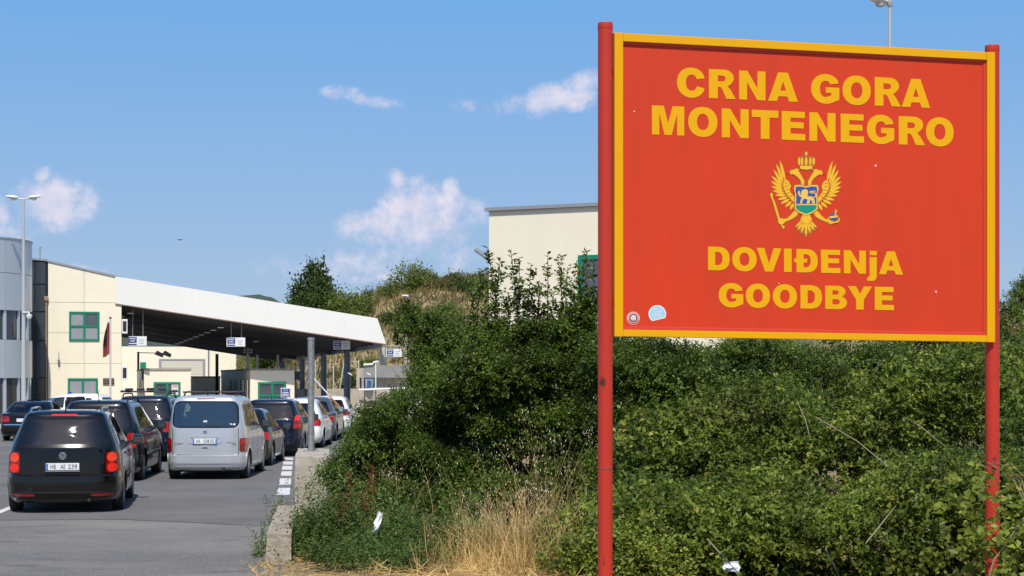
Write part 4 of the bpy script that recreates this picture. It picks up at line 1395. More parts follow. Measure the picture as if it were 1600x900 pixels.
def patch(surf, poly, off, name, m, parent, rings=4, skirt=0.0, smooth=True):
    """plate that follows the body surface inside an outline (star-shaped)"""
    n = len(poly)
    cx, cy = sum(p[0] for p in poly) / n, sum(p[1] for p in poly) / n
    vs = [surf(cx, cy, off)]
    fs = []
    for r in range(1, rings + 1):
        t = r / rings
        for a, b in poly:
            vs.append(surf(cx + (a - cx) * t, cy + (b - cy) * t, off))
    for j in range(n):
        fs.append((0, 1 + j, 1 + (j + 1) % n))
    for r in range(rings - 1):
        for j in range(n):
            a, b = 1 + r * n, 1 + (r + 1) * n
            fs.append((a + j, b + j, b + (j + 1) % n, a + (j + 1) % n))
    if skirt:
        base = len(vs)
        for a, b in poly:
            vs.append(surf(a, b, off - skirt))
        a0 = 1 + (rings - 1) * n
        for j in range(n):
            fs.append((a0 + j, base + j, base + (j + 1) % n, a0 + (j + 1) % n))
    return MB().add(vs, fs).build(name, m, parent, smooth)

def band(surf, outer, inner, off, name, m, parent):
    n = len(outer)
    vs = [surf(a, b, off) for a, b in outer] + [surf(a, b, off) for a, b in inner] + [surf(a, b, off - .012) for a, b in outer]
    fs = [(j, (j + 1) % n, n + (j + 1) % n, n + j) for j in range(n)] + [(2 * n + j, 2 * n + (j + 1) % n, (j + 1) % n, j) for j in range(n)]
    return MB().add(vs, fs).build(name, m, parent, True)

def stripe(surf, pts, w, off, name, m, parent, thick=.004):
    """narrow strip following the surface along a poly-line"""
    vs = []
    for i, (a, b) in enumerate(pts):
        a0, b0 = pts[max(0, i - 1)]
        a1, b1 = pts[min(len(pts) - 1, i + 1)]
        t = Vector((a1 - a0, b1 - b0)).normalized()
        nn = Vector((-t.y, t.x)) * w / 2
        vs += [surf(a + nn.x, b + nn.y, off), surf(a - nn.x, b - nn.y, off), surf(a + nn.x, b + nn.y, off - thick), surf(a - nn.x, b - nn.y, off - thick)]
    fs = []
    for i in range(len(pts) - 1):
        k = 4 * i
        fs += [(k, k + 1, k + 5, k + 4), (k, k + 4, k + 6, k + 2), (k + 1, k + 3, k + 7, k + 5)]
    fs += [(0, 2, 3, 1), (4 * len(pts) - 4, 4 * len(pts) - 3, 4 * len(pts) - 1, 4 * len(pts) - 2)]
    return MB().add(vs, fs).build(name, m, parent, True)

def lin(a, b, n=10):
    return [(a[0] + (b[0] - a[0]) * i / n, a[1] + (b[1] - a[1]) * i / n) for i in range(n + 1)]

WHEEL = {}
def wheel_mesh(R, W):
    key = (R, W)
    if key in WHEEL:
        return WHEEL[key]
    ty = MB().lathe([(R * .62, -W * .48), (R * .80, -W * .5), (R * .95, -W * .46), (R, -W * .33), (R, W * .33), (R * .95, W * .46), (R * .80, W * .5), (R * .62, W * .48)], 36, 'x')
    rm = MB().lathe([(R * .63, W * .48), (R * .60, W * .44), (R * .55, W * .30), (R * .55, -W * .4), (R * .63, -W * .48)], 36, 'x')
    rm.lathe([(R * .2, W * .30), (R * .18, W * .40), (R * .05, W * .42), (0, W * .42)], 18, 'x')
    for k in range(7):
        a = 2 * math.pi * k / 7
        c, s = math.cos(a), math.sin(a)
        vs = []
        for rr, hw in ((R * .12, .028), (R * .60, .040)):
            for t in (-1, 1):
                for xx in (W * .22, W * .40):
                    vs.append((xx, rr * c - t * hw * s, rr * s + t * hw * c))
        rm.add(vs, [(0, 1, 3, 2), (4, 6, 7, 5), (0, 4, 5, 1), (2, 3, 7, 6), (1, 5, 7, 3), (0, 2, 6, 4)])
    disc = MB().lathe([(R * .55, W * .05), (0, W * .05)], 20, 'x')
    WHEEL[key] = tuple(x for x in (ty, rm, disc))
    return WHEEL[key]

def car(label, loc, heading, spec):
    """heading in degrees, 0 = straight away from the camera, positive to the right"""
    sh_ = Shell(spec['prof'], spec.get('n', 9.0))
    root = thing('parked_car' if spec.get('parked') else 'car', label, spec.get('cat', 'car'), loc, math.radians(-heading), spec.get('group', 'cars queueing at the border'))
    pm = spec['paint']
    R, WW = spec.get('R', .315), .20
    H = spec['prof'][-1][0]
    wr, wf = spec['wheels']
    RA = R + .055
    holes = []
    rw = rounded(spec['rear_win'], spec.get('rw_r', .09), 5)
    rw = densify(rw, .08)
    rwi = inset(rw, spec.get('frit', .035))
    gl = spec.get('glass', GLASS_T)
    rwh = inset(rw, spec.get('frit', .035) * .5)
    yc = lambda z: sum(sh_.at(z)[:2]) / 2
    holes.append(lambda x, y, z: y < 1.5 and abs(x) < sh_.at(z)[2] * .985 and abs(y - sh_.rear(x, z)) < .03 and in_poly(x, z, rwh))
    sw = []
    for poly in spec['side_wins']:
        p = densify(rounded(poly, .045, 3), .08)
        sw.append((p, inset(p, .022), inset(p, .010)))
    for p, _i, hp_ in sw:
        holes.append(lambda x, y, z, hp_=hp_: abs(abs(x) - sh_.side(y, z)) < .012 and in_poly(y, z, hp_))
    ws = densify(rounded(spec['windscreen'], .1, 4), .1)
    wsi = inset(ws, .03)
    holes.append(lambda x, y, z: y > 1.7 and abs(y - sh_.front(x, z)) < .05 and in_poly(x, z, inset_ws))
    inset_ws = inset(ws, .015)
    for wy in (wr, wf):
        holes.append(lambda x, y, z, wy=wy: abs(x) > .45 and (y - wy) ** 2 + (z - R) ** 2 < RA ** 2)
    V, Fc = sh_.body(spec.get('nper', 250), spec.get('dz', .04), holes)
    body = MB()
    body.v, body.f = V, Fc
    me = bpy.data.meshes.new('body')
    me.from_pydata(V, [], Fc)
    me.shade_smooth()
    me.set_sharp_from_angle(angle=math.radians(30))
    me.materials.append(pm)
    bo = put('body', me, root)
    # rear window
    fr = band(sh_.P_rear, rw, rwi, .004, 'rear_window', M_frit, root)
    patch(sh_.P_rear, rwi, .003, 'pane', spec.get('rear_glass', gl), fr, 4)
    fr = band(sh_.P_front, ws, wsi, .004, 'windscreen', M_frit, root)
    patch(sh_.P_front, wsi, .003, 'pane', GLASS_T, fr, 4)
    sides = (1, -1)
    for p, pi_, _h in sw:
        for sgn in sides:
            f = lambda a, b, o, sgn=sgn: sh_.P_side(a, b, o, sgn)
            fr = band(f, p, pi_, .004, 'side_window', M_frit, root)
            patch(f, pi_, .003, 'pane', spec.get('side_glass', GLASS_S), fr, 3)
    # door gaps, handles, rub strips, sills
    for sgn in sides:
        f = lambda a, b, o, sgn=sgn: sh_.P_side(a, b, o, sgn)
        for dy in spec.get('doors', ()):
            stripe(f, lin((dy, .28), (dy, spec['belt']), 8), .008, .0022, 'door_gap', M_gap, bo)
        for hy, hz in spec.get('handles', ()):
            patch(f, rounded([(hy - .09, hz - .014), (hy + .09, hz - .014), (hy + .09, hz + .014), (hy - .09, hz + .014)], .012, 2), .028, 'door_handle', spec.get('handle_mat', pm), root, 1, .028)
        if spec.get('rub'):
            z0 = spec['rub']
            stripe(f, lin((wr + RA + .03, z0), (wf - RA - .03, z0), 12), .035, .012, 'rub_strip', spec.get('rub_mat', M_blackp), root, .012)
        # wheel arches
        for wy in (wr, wf):
            n = 22
            a0 = math.asin(max(-1, min(1, (sh_.z[0] - R + .02) / RA)))
            an = [a0 + (math.pi - 2 * a0) * k / n for k in range(n + 1)]
            vs = []
            for a in an:
                for rr, off in ((RA - .018, .0), (RA + .004, .014), (RA + .042, .005), (RA + .042, -.01)):
                    yy, zz = wy + rr * math.cos(a), R + rr * math.sin(a)
                    vs.append(f(yy, max(zz, sh_.z[0]), off))
                yy, zz = wy + (RA - .018) * math.cos(a), R + (RA - .018) * math.sin(a)
                q = f(yy, max(zz, sh_.z[0]), 0)
                vs.append(Vector((q.x - sgn * .26, q.y, q.z)))
            fs = []
            for k in range(n):
                b0, b1 = 5 * k, 5 * k + 5
                fs += [(b0, b0 + 1, b1 + 1, b1), (b0 + 1, b0 + 2, b1 + 2, b1 + 1), (b0 + 2, b0 + 3, b1 + 3, b1 + 2)]
            MB().add(vs, fs).build('wheel_arch', spec.get('arch_mat', pm), bo, True)
            lv, lf = [], []
            for k, a in enumerate(an):
                lv += [vs[5 * k], vs[5 * k + 4]]
            for k in range(n):
                lf.append((2 * k, 2 * k + 1, 2 * k + 3, 2 * k + 2))
            lf.append(tuple(2 * k + 1 for k in range(n + 1)))
            MB().add(lv, lf).build('arch_liner', M_under, bo)
            ty, rm, dc = wheel_mesh(R, WW)
            xw = sh_.side(wy, R + RA * .9) - WW * .5 - .012
            out = []
            for mb, nm, mm in ((ty, 'wheel', M_tyre), (rm, 'rim', spec.get('rim_mat', M_rim)), (dc, 'brake_disc', M_under)):
                m2 = MB()
                m2.v = [(sgn * (v[0] + xw), v[1] + wy, v[2] + R) for v in mb.v]
                m2.f = list(mb.f)
                o = m2.build(nm, mm, root if nm == 'wheel' else out[0], True)
                out.append(o)
        # mirrors
        if spec.get('mirror'):
            my, mz = spec['mirror']
            x = sh_.side(my, mz)
            mo = MB().bbox(min(sgn * (x + .05), sgn * (x + .24)), max(sgn * (x + .05), sgn * (x + .24)), my - .06, my + .07, mz - .02, mz + .15, .04).build('wing_mirror', spec.get('mirror_mat', pm), root, True)
            MB().box(min(sgn * (x + .07), sgn * (x + .22)), max(sgn * (x + .07), sgn * (x + .22)), my - .066, my - .061, mz + .01, mz + .12).build('mirror_glass', mat("mirror_glass", (.05, .055, .06), .08), mo)
            MB().box(min(sgn * (x - .03), sgn * (x + .07)), max(sgn * (x - .03), sgn * (x + .07)), my - .02, my + .03, mz, mz + .05).build('mirror_stalk', M_blackp, mo)
        # roof rails
        if spec.get('rails'):
            x, z, y0, y1, mm = spec['rails']
            hh = spec.get('rail_h', .07)
            MB().tube([(sgn * x, y0, z - .03), (sgn * x, y0 + .07, z + hh * .55), (sgn * x, y0 + .22, z + hh), (sgn * x, (y0 + y1) / 2, z + hh * 1.05), (sgn * x, y1 - .22, z + hh * .95), (sgn * x, y1, z - .04)], .018, 8).build('roof_rail', mm, root, True)
        # tail lamps
        for nm, poly, mm, off in spec['lamps']:
            pl = [(sgn * a, b) for a, b in densify(rounded(poly, spec.get('lamp_r', .025), 3), .06)]
            patch(sh_.P_rear, pl, off, nm, mm, root, 3, off + .01)
        for poly in spec.get('reflectors', ()):
            pl = [(sgn * a, b) for a, b in rounded(poly, .012, 2)]
            patch(sh_.P_rear, densify(pl, .05), .008, 'reflector', M_lampred, root, 2, .01)
        for poly, mm in spec.get('side_lamps', ()):
            f = lambda a, b, o, sgn=sgn: sh_.P_side(a, b, o, sgn)
            patch(f, densify(rounded(poly, .02, 2), .05), .008, 'tail_lamp', mm, root, 2, .01)
    # headlamps and grille at the front
    for sgn in sides:
        fz = spec['belt'] - .32
        pl = [(sgn * a, b) for a, b in rounded([(.45, fz), (.72, fz), (.72, fz + .14), (.45, fz + .14)], .03, 2)]
        patch(sh_.P_front, pl, .01, 'headlamp', M_lampclear, root, 2, .02)
    # tailgate seams, bumper line
    for pts, w in spec.get('seams', ()):
        stripe(sh_.P_rear, pts, w, .0022, 'panel_seam', M_gap, bo)
    for pts, w, off, mm, nm in spec.get('rear_strips', ()):
        stripe(sh_.P_rear, pts, w, off, nm, mm, root, off + .006)
    for poly, off, mm, nm, rr in spec.get('rear_patches', ()):
        patch(sh_.P_rear, densify(rounded(poly, rr, 3), .06), off, nm, mm, root, 3, off + .01)
    # number plate
    if spec.get('plate'):
        cx, cz, w, h, txt, blues = spec['plate']
        y = sh_.rear(cx, cz)
        tilt = (sh_.rear(cx, cz + .1) - sh_.rear(cx, cz - .1)) / .2
        cv = lambda a, yy, b: (cx + a, y - .02 + yy + tilt * b, cz + b)
        mb = MB().bbox(-w / 2, w / 2, -.008, .02, -h / 2, h / 2, .004)
        mb.v = [cv(*v) for v in mb.v]
        po = mb.build('number_plate', M_plate, root)
        for b0, b1 in blues:
            mb = MB().box(b0 * w / 2, b1 * w / 2, -.0105, -.009, -h / 2 + .006, h / 2 - .006)
            mb.v = [cv(*v) for v in mb.v]
            mb.build('plate_band', M_plate_b, po)
        for t, tx, tw in txt:
            text_mesh('plate_text', t, M_plate_ink, lambda a, yy, b: cv(a + tx * w / 2, yy - .0095, b), h * .64, tw * w, .002, po, .0)
    # underside, interior
    yr, yf, w = sh_.at(.3)
    un = MB().box(-w * .62, w * .62, yr + .12, yf - .15, .17, .34).box(-w * .93, w * .93, wr + RA + .02, wf - RA - .02, .20, .34)
    un.build('underbody', M_under, root)
    MB().tube([(w * .45, yr + .25, .22), (w * .45, yr + .02, .22)], .03, 10).build('exhaust', M_blackp, root)
    fl_ = MB().box(-w * .90, w * .90, wr + RA + .03, wf - RA - .03, .35, .40).box(-w * .58, w * .58, yr + .14, wr + RA + .02, .35, .5)
    fl_.build('cabin_floor', M_under, root)
    hs = spec.get('seat_z', .5)
    for sy, xs in spec['seats']:
        for x in xs:
            so = MB().bbox(x - .23, x + .23, sy, sy + .14, hs, hs + .66, .05).build('seat', M_seat, root, True)
            MB().bbox(x - .22, x + .22, sy + .1, sy + .55, hs - .1, hs + .06, .05).build('cushion', M_seat, so, True)
            MB().bbox(x - .13, x + .13, sy + .01, sy + .11, hs + .68, hs + .86, .04).build('headrest', M_seat, so, True)
    by = wf - .55
    MB().bbox(-w * .86, w * .86, by, by + .45, .6, spec['belt'] - .02, .06).build('dashboard', M_blackp, root, True)
    MB().lathe([(.17, -.012), (.185, 0), (.17, .012), (.165, 0)], 20, 'y', c=(-.36, by - .12, spec['belt'] - .06)).build('steering_wheel', M_blackp, root, True)
    yt, _f, wt = sh_.at(H - .03)
    if spec.get('aerial', True):
        MB().tube([(0, yt + .15, H - .02), (0, yt + .05, H + .16)], [.012, .004], 6).build('aerial', M_blackp, root)
    return root, sh_

P_black = paint("paint_black", (.0035, .0035, .004), 0, .22, dust=.035)
P_silver = paint("paint_silver", (.52, .535, .56), .40, .32)
P_char = paint("paint_charcoal", (.008, .009, .012), .2, .25, dust=.05)
P_navy = paint("paint_navy", (.006, .009, .026), .2, .25, dust=.05)
P_dgreen = paint("paint_dark_grey", (.016, .018, .020), .4, .26, dust=.06)
P_white = paint("paint_white", (.78, .78, .77), 0, .3)
P_grey = paint("paint_grey", (.10, .10, .11), .4, .3)

def mpv(H=1.65, L=4.40, W=.895):
    k = H / 1.65
    return [(.17, .16, L - .18, W * .90), (.24, .06, L - .06, W * .96), (.34, .012, L - .01, W * .99), (.48, .0, L, W), (.60, .008, L - .01, W), (.63, .045, L - .03, W), (.80, .05, L - .12, W * .995),
            (.90, .056, L - .30, W * .985), (.97 * k, .062, L - .70, W * .975), (1.02 * k, .066, L - .95, W * .955), (1.055 * k, .070, L - 1.08, W * .94), (1.08 * k, .086, L - 1.13, W * .93), (1.30 * k, .20, L - 1.60, W * .83), (1.48 * k, .30, L - 2.02, W * .745),
            (1.56 * k, .36, L - 2.25, W * .705), (1.60 * k, .37, L - 2.45, W * .665), (1.63 * k, .44, L - 2.7, W * .58), (1.645 * k, .62, L - 2.95, W * .44), (H, 1.0, L - 3.1, W * .2)]
def van(H=1.80, L=4.13, W=.865):
    return [(.20, .13, L - .18, W * .93), (.27, .03, L - .05, W * .985), (.36, 0, L, W), (.52, .0, L, W), (.55, .025, L - .01, W), (.80, .03, L - .10, W), (.92, .035, L - .25, W * .995),
            (1.00, .04, L - .55, W * .985), (1.07, .045, L - .85, W * .97), (1.12, .05, L - 1.0, W * .96), (1.40, .105, L - 1.38, W * .905), (1.62, .15, L - 1.75, W * .845), (1.70, .175, L - 1.95, W * .81),
            (1.745, .205, L - 2.2, W * .76), (1.775, .26, L - 2.45, W * .68), (1.79, .40, L - 2.7, W * .52), (H, .8, L - 2.9, W * .25)]
def hatch(H=1.45, L=4.0, W=.84):
    k = H / 1.45
    return [(.17, .14, L - .16, W * .92), (.24, .04, L - .04, W * .97), (.34, 0, L, W), (.50, 0, L - .01, W), (.58, .02, L - .03, W), (.62, .05, L - .06, W), (.76, .07, L - .35, W * .99),
            (.84, .09, L - .75, W * .98), (.89 * k, .10, L - 1.05, W * .965), (.92 * k, .12, L - 1.15, W * .95), (1.10 * k, .24, L - 1.50, W * .87), (1.28 * k, .40, L - 1.9, W * .76), (1.36 * k, .50, L - 2.15, W * .71),
            (1.40 * k, .56, L - 2.35, W * .66), (1.43 * k, .68, L - 2.55, W * .56), (H, 1.1, L - 2.75, W * .3)]
def sedan(H=1.40, L=4.5, W=.87):
    return [(.17, .14, L - .16, W * .92), (.24, .04, L - .04, W * .97), (.34, 0, L, W), (.50, 0, L - .01, W), (.60, .02, L - .03, W), (.76, .03, L - .40, W * .99),
            (.86, .04, L - .85, W * .98), (.93, .07, L - 1.05, W * .965), (.955, .55, L - 1.15, W * .95), (.97, .70, L - 1.2, W * .93), (1.12, .98, L - 1.5, W * .85), (1.25, 1.25, L - 1.85, W * .75), (1.32, 1.45, L - 2.1, W * .70),
            (1.36, 1.6, L - 2.3, W * .62), (1.385, 1.8, L - 2.45, W * .5), (H, 2.1, L - 2.7, W * .25)]

# the black people carrier nearest the camera
lampT = [('tail_lamp', arc(.755, .900, .072, .076, 0, 340, 17), M_lampamber, .014), ('tail_lamp', arc(.76, .735, .074, .074, 0, 340, 17), M_lamplit, .014),
         ('tail_lamp', [(.67, .65), (.86, .65), (.88, .74), (.865, .91), (.83, .985), (.67, .985)], M_lampdark, .008)]
spec_touran = dict(n=7.0, prof=mpv(1.65, 4.40, .93), paint=P_black, wheels=(.90, 3.58), belt=1.0, rear_win=[(-.75, 1.055), (.75, 1.055), (.605, 1.555), (-.605, 1.555)], rw_r=.10, frit=.055, rear_glass=GLASS_D, glass=GLASS_D,
    side_wins=[[(.42, 1.10), (1.02, 1.07), (1.02, 1.50), (.62, 1.50)], [(1.08, 1.07), (1.98, 1.06), (1.98, 1.51), (1.08, 1.51)], [(2.04, 1.06), (2.98, 1.06), (2.42, 1.47), (2.04, 1.51)]],
    windscreen=[(-.70, 1.13), (.70, 1.13), (.60, 1.47), (-.60, 1.47)], doors=(1.05, 2.01, 3.05), handles=((1.22, .93), (2.18, .93)), rub=.55, rub_mat=P_black, mirror=(2.92, 1.02), rails=(.56, 1.60, .55, 2.2, M_chrome), rail_h=.075,
    lamps=lampT[::-1], lamp_r=.04, reflectors=[[(.44, .285), (.78, .285), (.78, .318), (.44, .318)]],
    seams=[(lin((-.60, .66), (.60, .66), 10), .010), (lin((-.80, .475), (.80, .475), 14), .012), (lin((-.76, 1.03), (.76, 1.03), 12), .006)],
    rear_strips=[(lin((-.80, .58), (.80, .58), 14), .02, .006, P_black, 'bumper_lip'), (lin((-.82, .345), (.82, .345), 14), .03, .006, M_blackp, 'bumper_trim'), (lin((-.20, 1.575), (.20, 1.575), 8), .028, .006, M_lamplit, 'brake_light')],
    rear_patches=[([(-.33, .70), (.33, .70), (.33, .83), (-.33, .83)], .001, M_gap, 'plate_recess', .02)],
    plate=(0, .755, .52, .112, [("HB", -.56, .16), ("AE", .02, .15), ("239", .60, .27)], [(-.985, -.86)]),
    seats=((1.0, (-.42, 0, .42)), (2.0, (-.38, .38))), R=.318)
VWY, VW_H = 27.6, -9.2
touran, shT = car('black people carrier nearest the camera with lit brake lights', (GX(97.5, VWY), VWY, 0), VW_H, spec_touran)
# round badge with stacked letters
bz, by = .925, shT.rear(0, .925) - .006
bd = MB().lathe([(.058, by), (.058, by - .012), (.050, by - .016), (.047, by - .010), (0, by - .010)], 28, 'y', c=(0, 0, bz)).build('badge', mat("badge_field", (.10, .11, .13), .3, metal=.5), touran, True)
MB().lathe([(.058, by - .004), (.060, by - .016), (.052, by - .019), (.049, by - .012)], 28, 'y', c=(0, 0, bz)).build('badge_ring', M_chrome, bd, True)
def stroke(p0, p1, w, nm):
    d = Vector((p1[0] - p0[0], p1[1] - p0[1])).normalized()
    n_ = Vector((-d.y, d.x)) * w / 2
    MB().prism([(p0[0] + n_.x, p0[1] + n_.y + bz), (p0[0] - n_.x, p0[1] - n_.y + bz), (p1[0] - n_.x, p1[1] - n_.y + bz), (p1[0] + n_.x, p1[1] + n_.y + bz)], by - .017, by - .011).build(nm, M_chrome, bd)
for a, b in (((-.019, .045), (0, .006)), ((.019, .045), (0, .006)), ((-.040, .028), (-.018, -.042)), ((-.018, -.042), (0, -.004)), ((0, -.004), (.018, -.042)), ((.018, -.042), (.040, .028))):
    stroke(a, b, .010, 'badge_stroke')
MB().box(-.27, .27, shT.rear(0, .69) - .035, shT.rear(0, .69), .676, .69).build('plate_holder', M_chrome, touran)

# silver van-like car
P_dimp = mat("recess_shadow", (.50, .52, .54), .4, metal=.4)
GLASS_R = glass_mat("rear_glass_reflecting", (.72, .78, .77), ior=2.3)
spec_berlingo = dict(prof=van(), n=8.5, rear_glass=GLASS_R, paint=P_silver, wheels=(.72, 3.41), belt=1.08, rear_win=[(-.715, 1.105), (.715, 1.105), (.675, 1.675), (-.675, 1.675)], rw_r=.17, frit=.03,
    side_wins=[[(.36, 1.14), (1.18, 1.12), (1.18, 1.60), (.42, 1.60)], [(1.26, 1.12), (2.02, 1.11), (2.02, 1.62), (1.26, 1.62)], [(2.08, 1.11), (2.92, 1.10), (2.52, 1.50), (2.30, 1.60), (2.08, 1.62)]],
    windscreen=[(-.72, 1.17), (.72, 1.17), (.66, 1.60), (-.66, 1.60)], doors=(1.22, 2.05, 2.98), handles=((1.42, .99), (2.22, .99)), handle_mat=P_silver, rub=.60, rub_mat=P_silver, mirror=(2.86, 1.06), mirror_mat=M_blackp,
    rails=None, lamps=[('tail_lamp', [(.715, .60), (.80, .595), (.853, .60), (.853, .885), (.78, .89), (.715, .875)], M_lampdark, .008), ('tail_lamp', [(.73, .73), (.84, .73), (.84, .865), (.73, .86)], M_lampred, .012)],
    seams=[(lin((-.70, .535), (.70, .535), 12), .014), (lin((-.695, .54), (-.695, 1.10), 8), .010), (lin((.695, .54), (.695, 1.10), 8), .010)],
    rear_strips=[(lin((-.81, .36), (.81, .36), 14), .025, .006, P_silver, 'bumper_lip'), (lin((-.19, 1.715), (.19, 1.715), 6), .022, .006, M_lampdark, 'brake_light'), (lin((.02, 1.155), (.42, 1.185), 5), .016, .02, M_blackp, 'wiper')],
    rear_patches=[([(-.345, .775), (.345, .775), (.365, .89), (.31, .955), (-.31, .955), (-.365, .89)], .010, P_dimp, 'plate_surround', .05), ([(-.31, .895), (.31, .895), (.27, .94), (-.27, .94)], .024, P_silver, 'plate_handle', .02),
                  ([(-.09, .67), (.09, .67), (.09, .72), (-.09, .72)], .006, P_dimp, 'tailgate_handle', .012), ([(-.055, .68), (.055, .68), (.055, .695), (-.055, .695)], .012, M_blackp, 'handle_slot', .004)],
    plate=(0, .828, .52, .112, [("AA", -.54, .17), ("038", .13, .23), ("DG", .60, .15)], [(-.985, -.86), (.86, .985)]),
    seats=((.95, (-.42, 0, .42)), (2.0, (-.36, .36))), seat_z=.58, R=.315, arch_mat=P_silver)
BYd = 36.6
berl, shB = car('silver boxy van with black roof bars and rounded rear window', (GX(320, BYd), BYd, 0), -1.6, spec_berlingo)
for s_ in (1, -1):
    MB().tube([(s_ * .55, .75, 1.79), (s_ * .56, .95, 1.855), (s_ * .56, 1.9, 1.86), (s_ * .55, 2.1, 1.79)], .02, 8).build('roof_rail', M_blackp, berl, True)
for y in (.85, 1.35, 1.9):
    MB().tube([(-.6, y, 1.86), (.6, y, 1.86)], .018, 8).build('roof_bar', M_blackp, berl, True)
yb = shB.rear(0, 1.02)
for k in (0, .035):
    MB().prism([(-.045, .992 + k), (0, 1.020 + k), (.045, .992 + k), (.03, .988 + k), (0, 1.004 + k), (-.03, .988 + k)], yb - .012, yb).build('badge_chevron', M_rim, berl)
text_mesh('model_lettering', "Berlingo", M_rim, lambda a, y, b: (a + .54, shB.rear(.54, .79) - .008 + y, b + .79), .055, .22, .003, berl)
text_mesh('maker_lettering', "CITROËN", M_blackp, lambda a, y, b: (a - .55, shB.rear(-.55, .775) - .008 + y, b + .775), .034, .22, .003, berl)
for s_ in (-.035, .035):
    MB().box(.575 + s_ - .025, .575 + s_ + .025, shB.rear(.575, 1.18) - .006, shB.rear(.575, 1.18) - .003, 1.16, 1.20).build('window_sticker', M_plate, berl)
MB().box(-.04, .04, shB.rear(0, 1.24) - .007, shB.rear(0, 1.24) - .004, 1.225, 1.265).build('window_sticker', M_plate, berl)

generic_lamp = lambda z0, z1, x0=.60, x1=.80, m=M_lampred: [('tail_lamp', [(x0, z0), (x1, z0), (x1 + .02, (z0 + z1) / 2), (x1 - .03, z1), (x0 + .05, z1)], m, .01)]
# dark people carrier ahead of the black one
spec_sharan = dict(prof=mpv(1.70, 4.62, .90), paint=P_char, wheels=(.95, 3.78), belt=1.02, rear_win=[(-.74, 1.09), (.74, 1.09), (.62, 1.56), (-.62, 1.56)], frit=.04, glass=GLASS_T, rear_glass=GLASS_D, nper=200, dz=.05,
    side_wins=[[(.46, 1.13), (1.10, 1.10), (1.10, 1.55), (.68, 1.55)], [(1.16, 1.10), (2.08, 1.09), (2.08, 1.56), (1.16, 1.56)], [(2.14, 1.09), (3.12, 1.09), (2.55, 1.52), (2.14, 1.56)]],
    windscreen=[(-.70, 1.18), (.70, 1.18), (.62, 1.52), (-.62, 1.52)], doors=(1.13, 2.11, 3.2), handles=((1.32, .95), (2.28, .95)), rub=.56, rub_mat=P_silver, mirror=(3.05, 1.04), rails=(.58, 1.655, .6, 2.4, M_blackp), rail_h=.09,
    lamps=generic_lamp(.72, 1.02), seats=((1.05, (-.42, 0, .42)), (2.05, (-.38, .38))), R=.325, arch_mat=P_char)
SY_ = 35.7
car('dark grey people carrier with black roof rails directly ahead of the nearest black car', (GX(148, SY_), SY_, 0), -4.6, spec_sharan)
# dark blue car with a loaded roof rack
spec_blue = dict(spec_sharan, prof=mpv(1.70, 4.5, .885), paint=P_navy, arch_mat=P_navy, wheels=(.92, 3.66), rub_mat=P_navy, rails=(.56, 1.66, .55, 2.3, M_blackp), rear_glass=GLASS_T,
    side_wins=[[(.46, 1.13), (1.06, 1.10), (1.06, 1.55), (.68, 1.55)], [(1.12, 1.10), (2.02, 1.09), (2.02, 1.56), (1.12, 1.56)], [(2.08, 1.09), (3.02, 1.09), (2.45, 1.52), (2.08, 1.56)]],
    lamps=[('tail_lamp', [(.52, .78), (.83, .78), (.84, .92), (.80, 1.05), (.56, 1.03)], M_lampred, .012)], rear_patches=[([(-.50, .80), (.50, .80), (.50, .92), (-.50, .92)], .002, P_navy, 'tailgate_panel', .03)])
NY = 44.0
navy, _s = car('dark blue people carrier with a loaded roof rack left of the silver van', (GX(221, NY), NY, 0), -3.5, spec_blue)
for y in (.9, 1.4, 1.9):
    MB().tube([(-.68, y, 1.80), (.68, y, 1.80)], .018, 8).build('roof_bar', M_blackp, navy)
for s_ in (1, -1):
    MB().tube([(s_ * .62, .7, 1.82), (s_ * .62, 2.1, 1.82)], .018, 8).build('roof_bar', M_blackp, navy)
rr = random.Random(4)
for x, y in ((-.45, .9), (-.2, 1.2), (.1, .85), (.35, 1.3)):
    MB().bbox(x - .09, x + .09, y - .12, y + .12, 1.83, 1.83 + rr.uniform(.05, .1), .02).build('rack_clamp', M_blackp, navy)

# dark hatchback and dark blue car further along the right lane
def hspec(H, L, W, pm, **kw):
    k = H / 1.45
    d = dict(prof=hatch(H, L, W), paint=pm, arch_mat=pm, wheels=(.68, L - .82), belt=.88 * k, rear_win=[(-.66, .95 * k), (.66, .95 * k), (.52, 1.31 * k), (-.52, 1.31 * k)], frit=.035, nper=180, dz=.05,
        side_wins=[[(.62, .97 * k), (1.02, .95 * k), (1.02, 1.30 * k), (.80, 1.28 * k)], [(1.08, .95 * k), (1.80, .94 * k), (1.80, 1.33 * k), (1.08, 1.31 * k)], [(1.86, .94 * k), (L - 1.30, .94 * k), (L - 1.85, 1.27 * k), (1.86, 1.33 * k)]],
        windscreen=[(-.66, 1.0 * k), (.66, 1.0 * k), (.58, 1.27 * k), (-.58, 1.27 * k)], doors=(1.05, 1.83, L - 1.15), handles=((1.2, .80 * k), (2.0, .80 * k)), rub=.5, rub_mat=pm, mirror=(L - 1.35, .88 * k), rails=None,
        lamps=generic_lamp(.66 * k, .86 * k, .55, .78), seats=((.95, (-.4, 0, .4)), (1.8, (-.36, .36))), seat_z=.40, R=.30,
        rear_patches=[([(-.28, .68), (.28, .68), (.28, .80), (-.28, .80)], .004, M_plate, 'number_plate', .01)])
    d.update(kw)
    return d
car('low dark grey hatchback just right of the silver van', (GX(368, 41.9) , 41.9, 0), -1.4, hspec(1.42, 3.95, .84, P_dgreen))
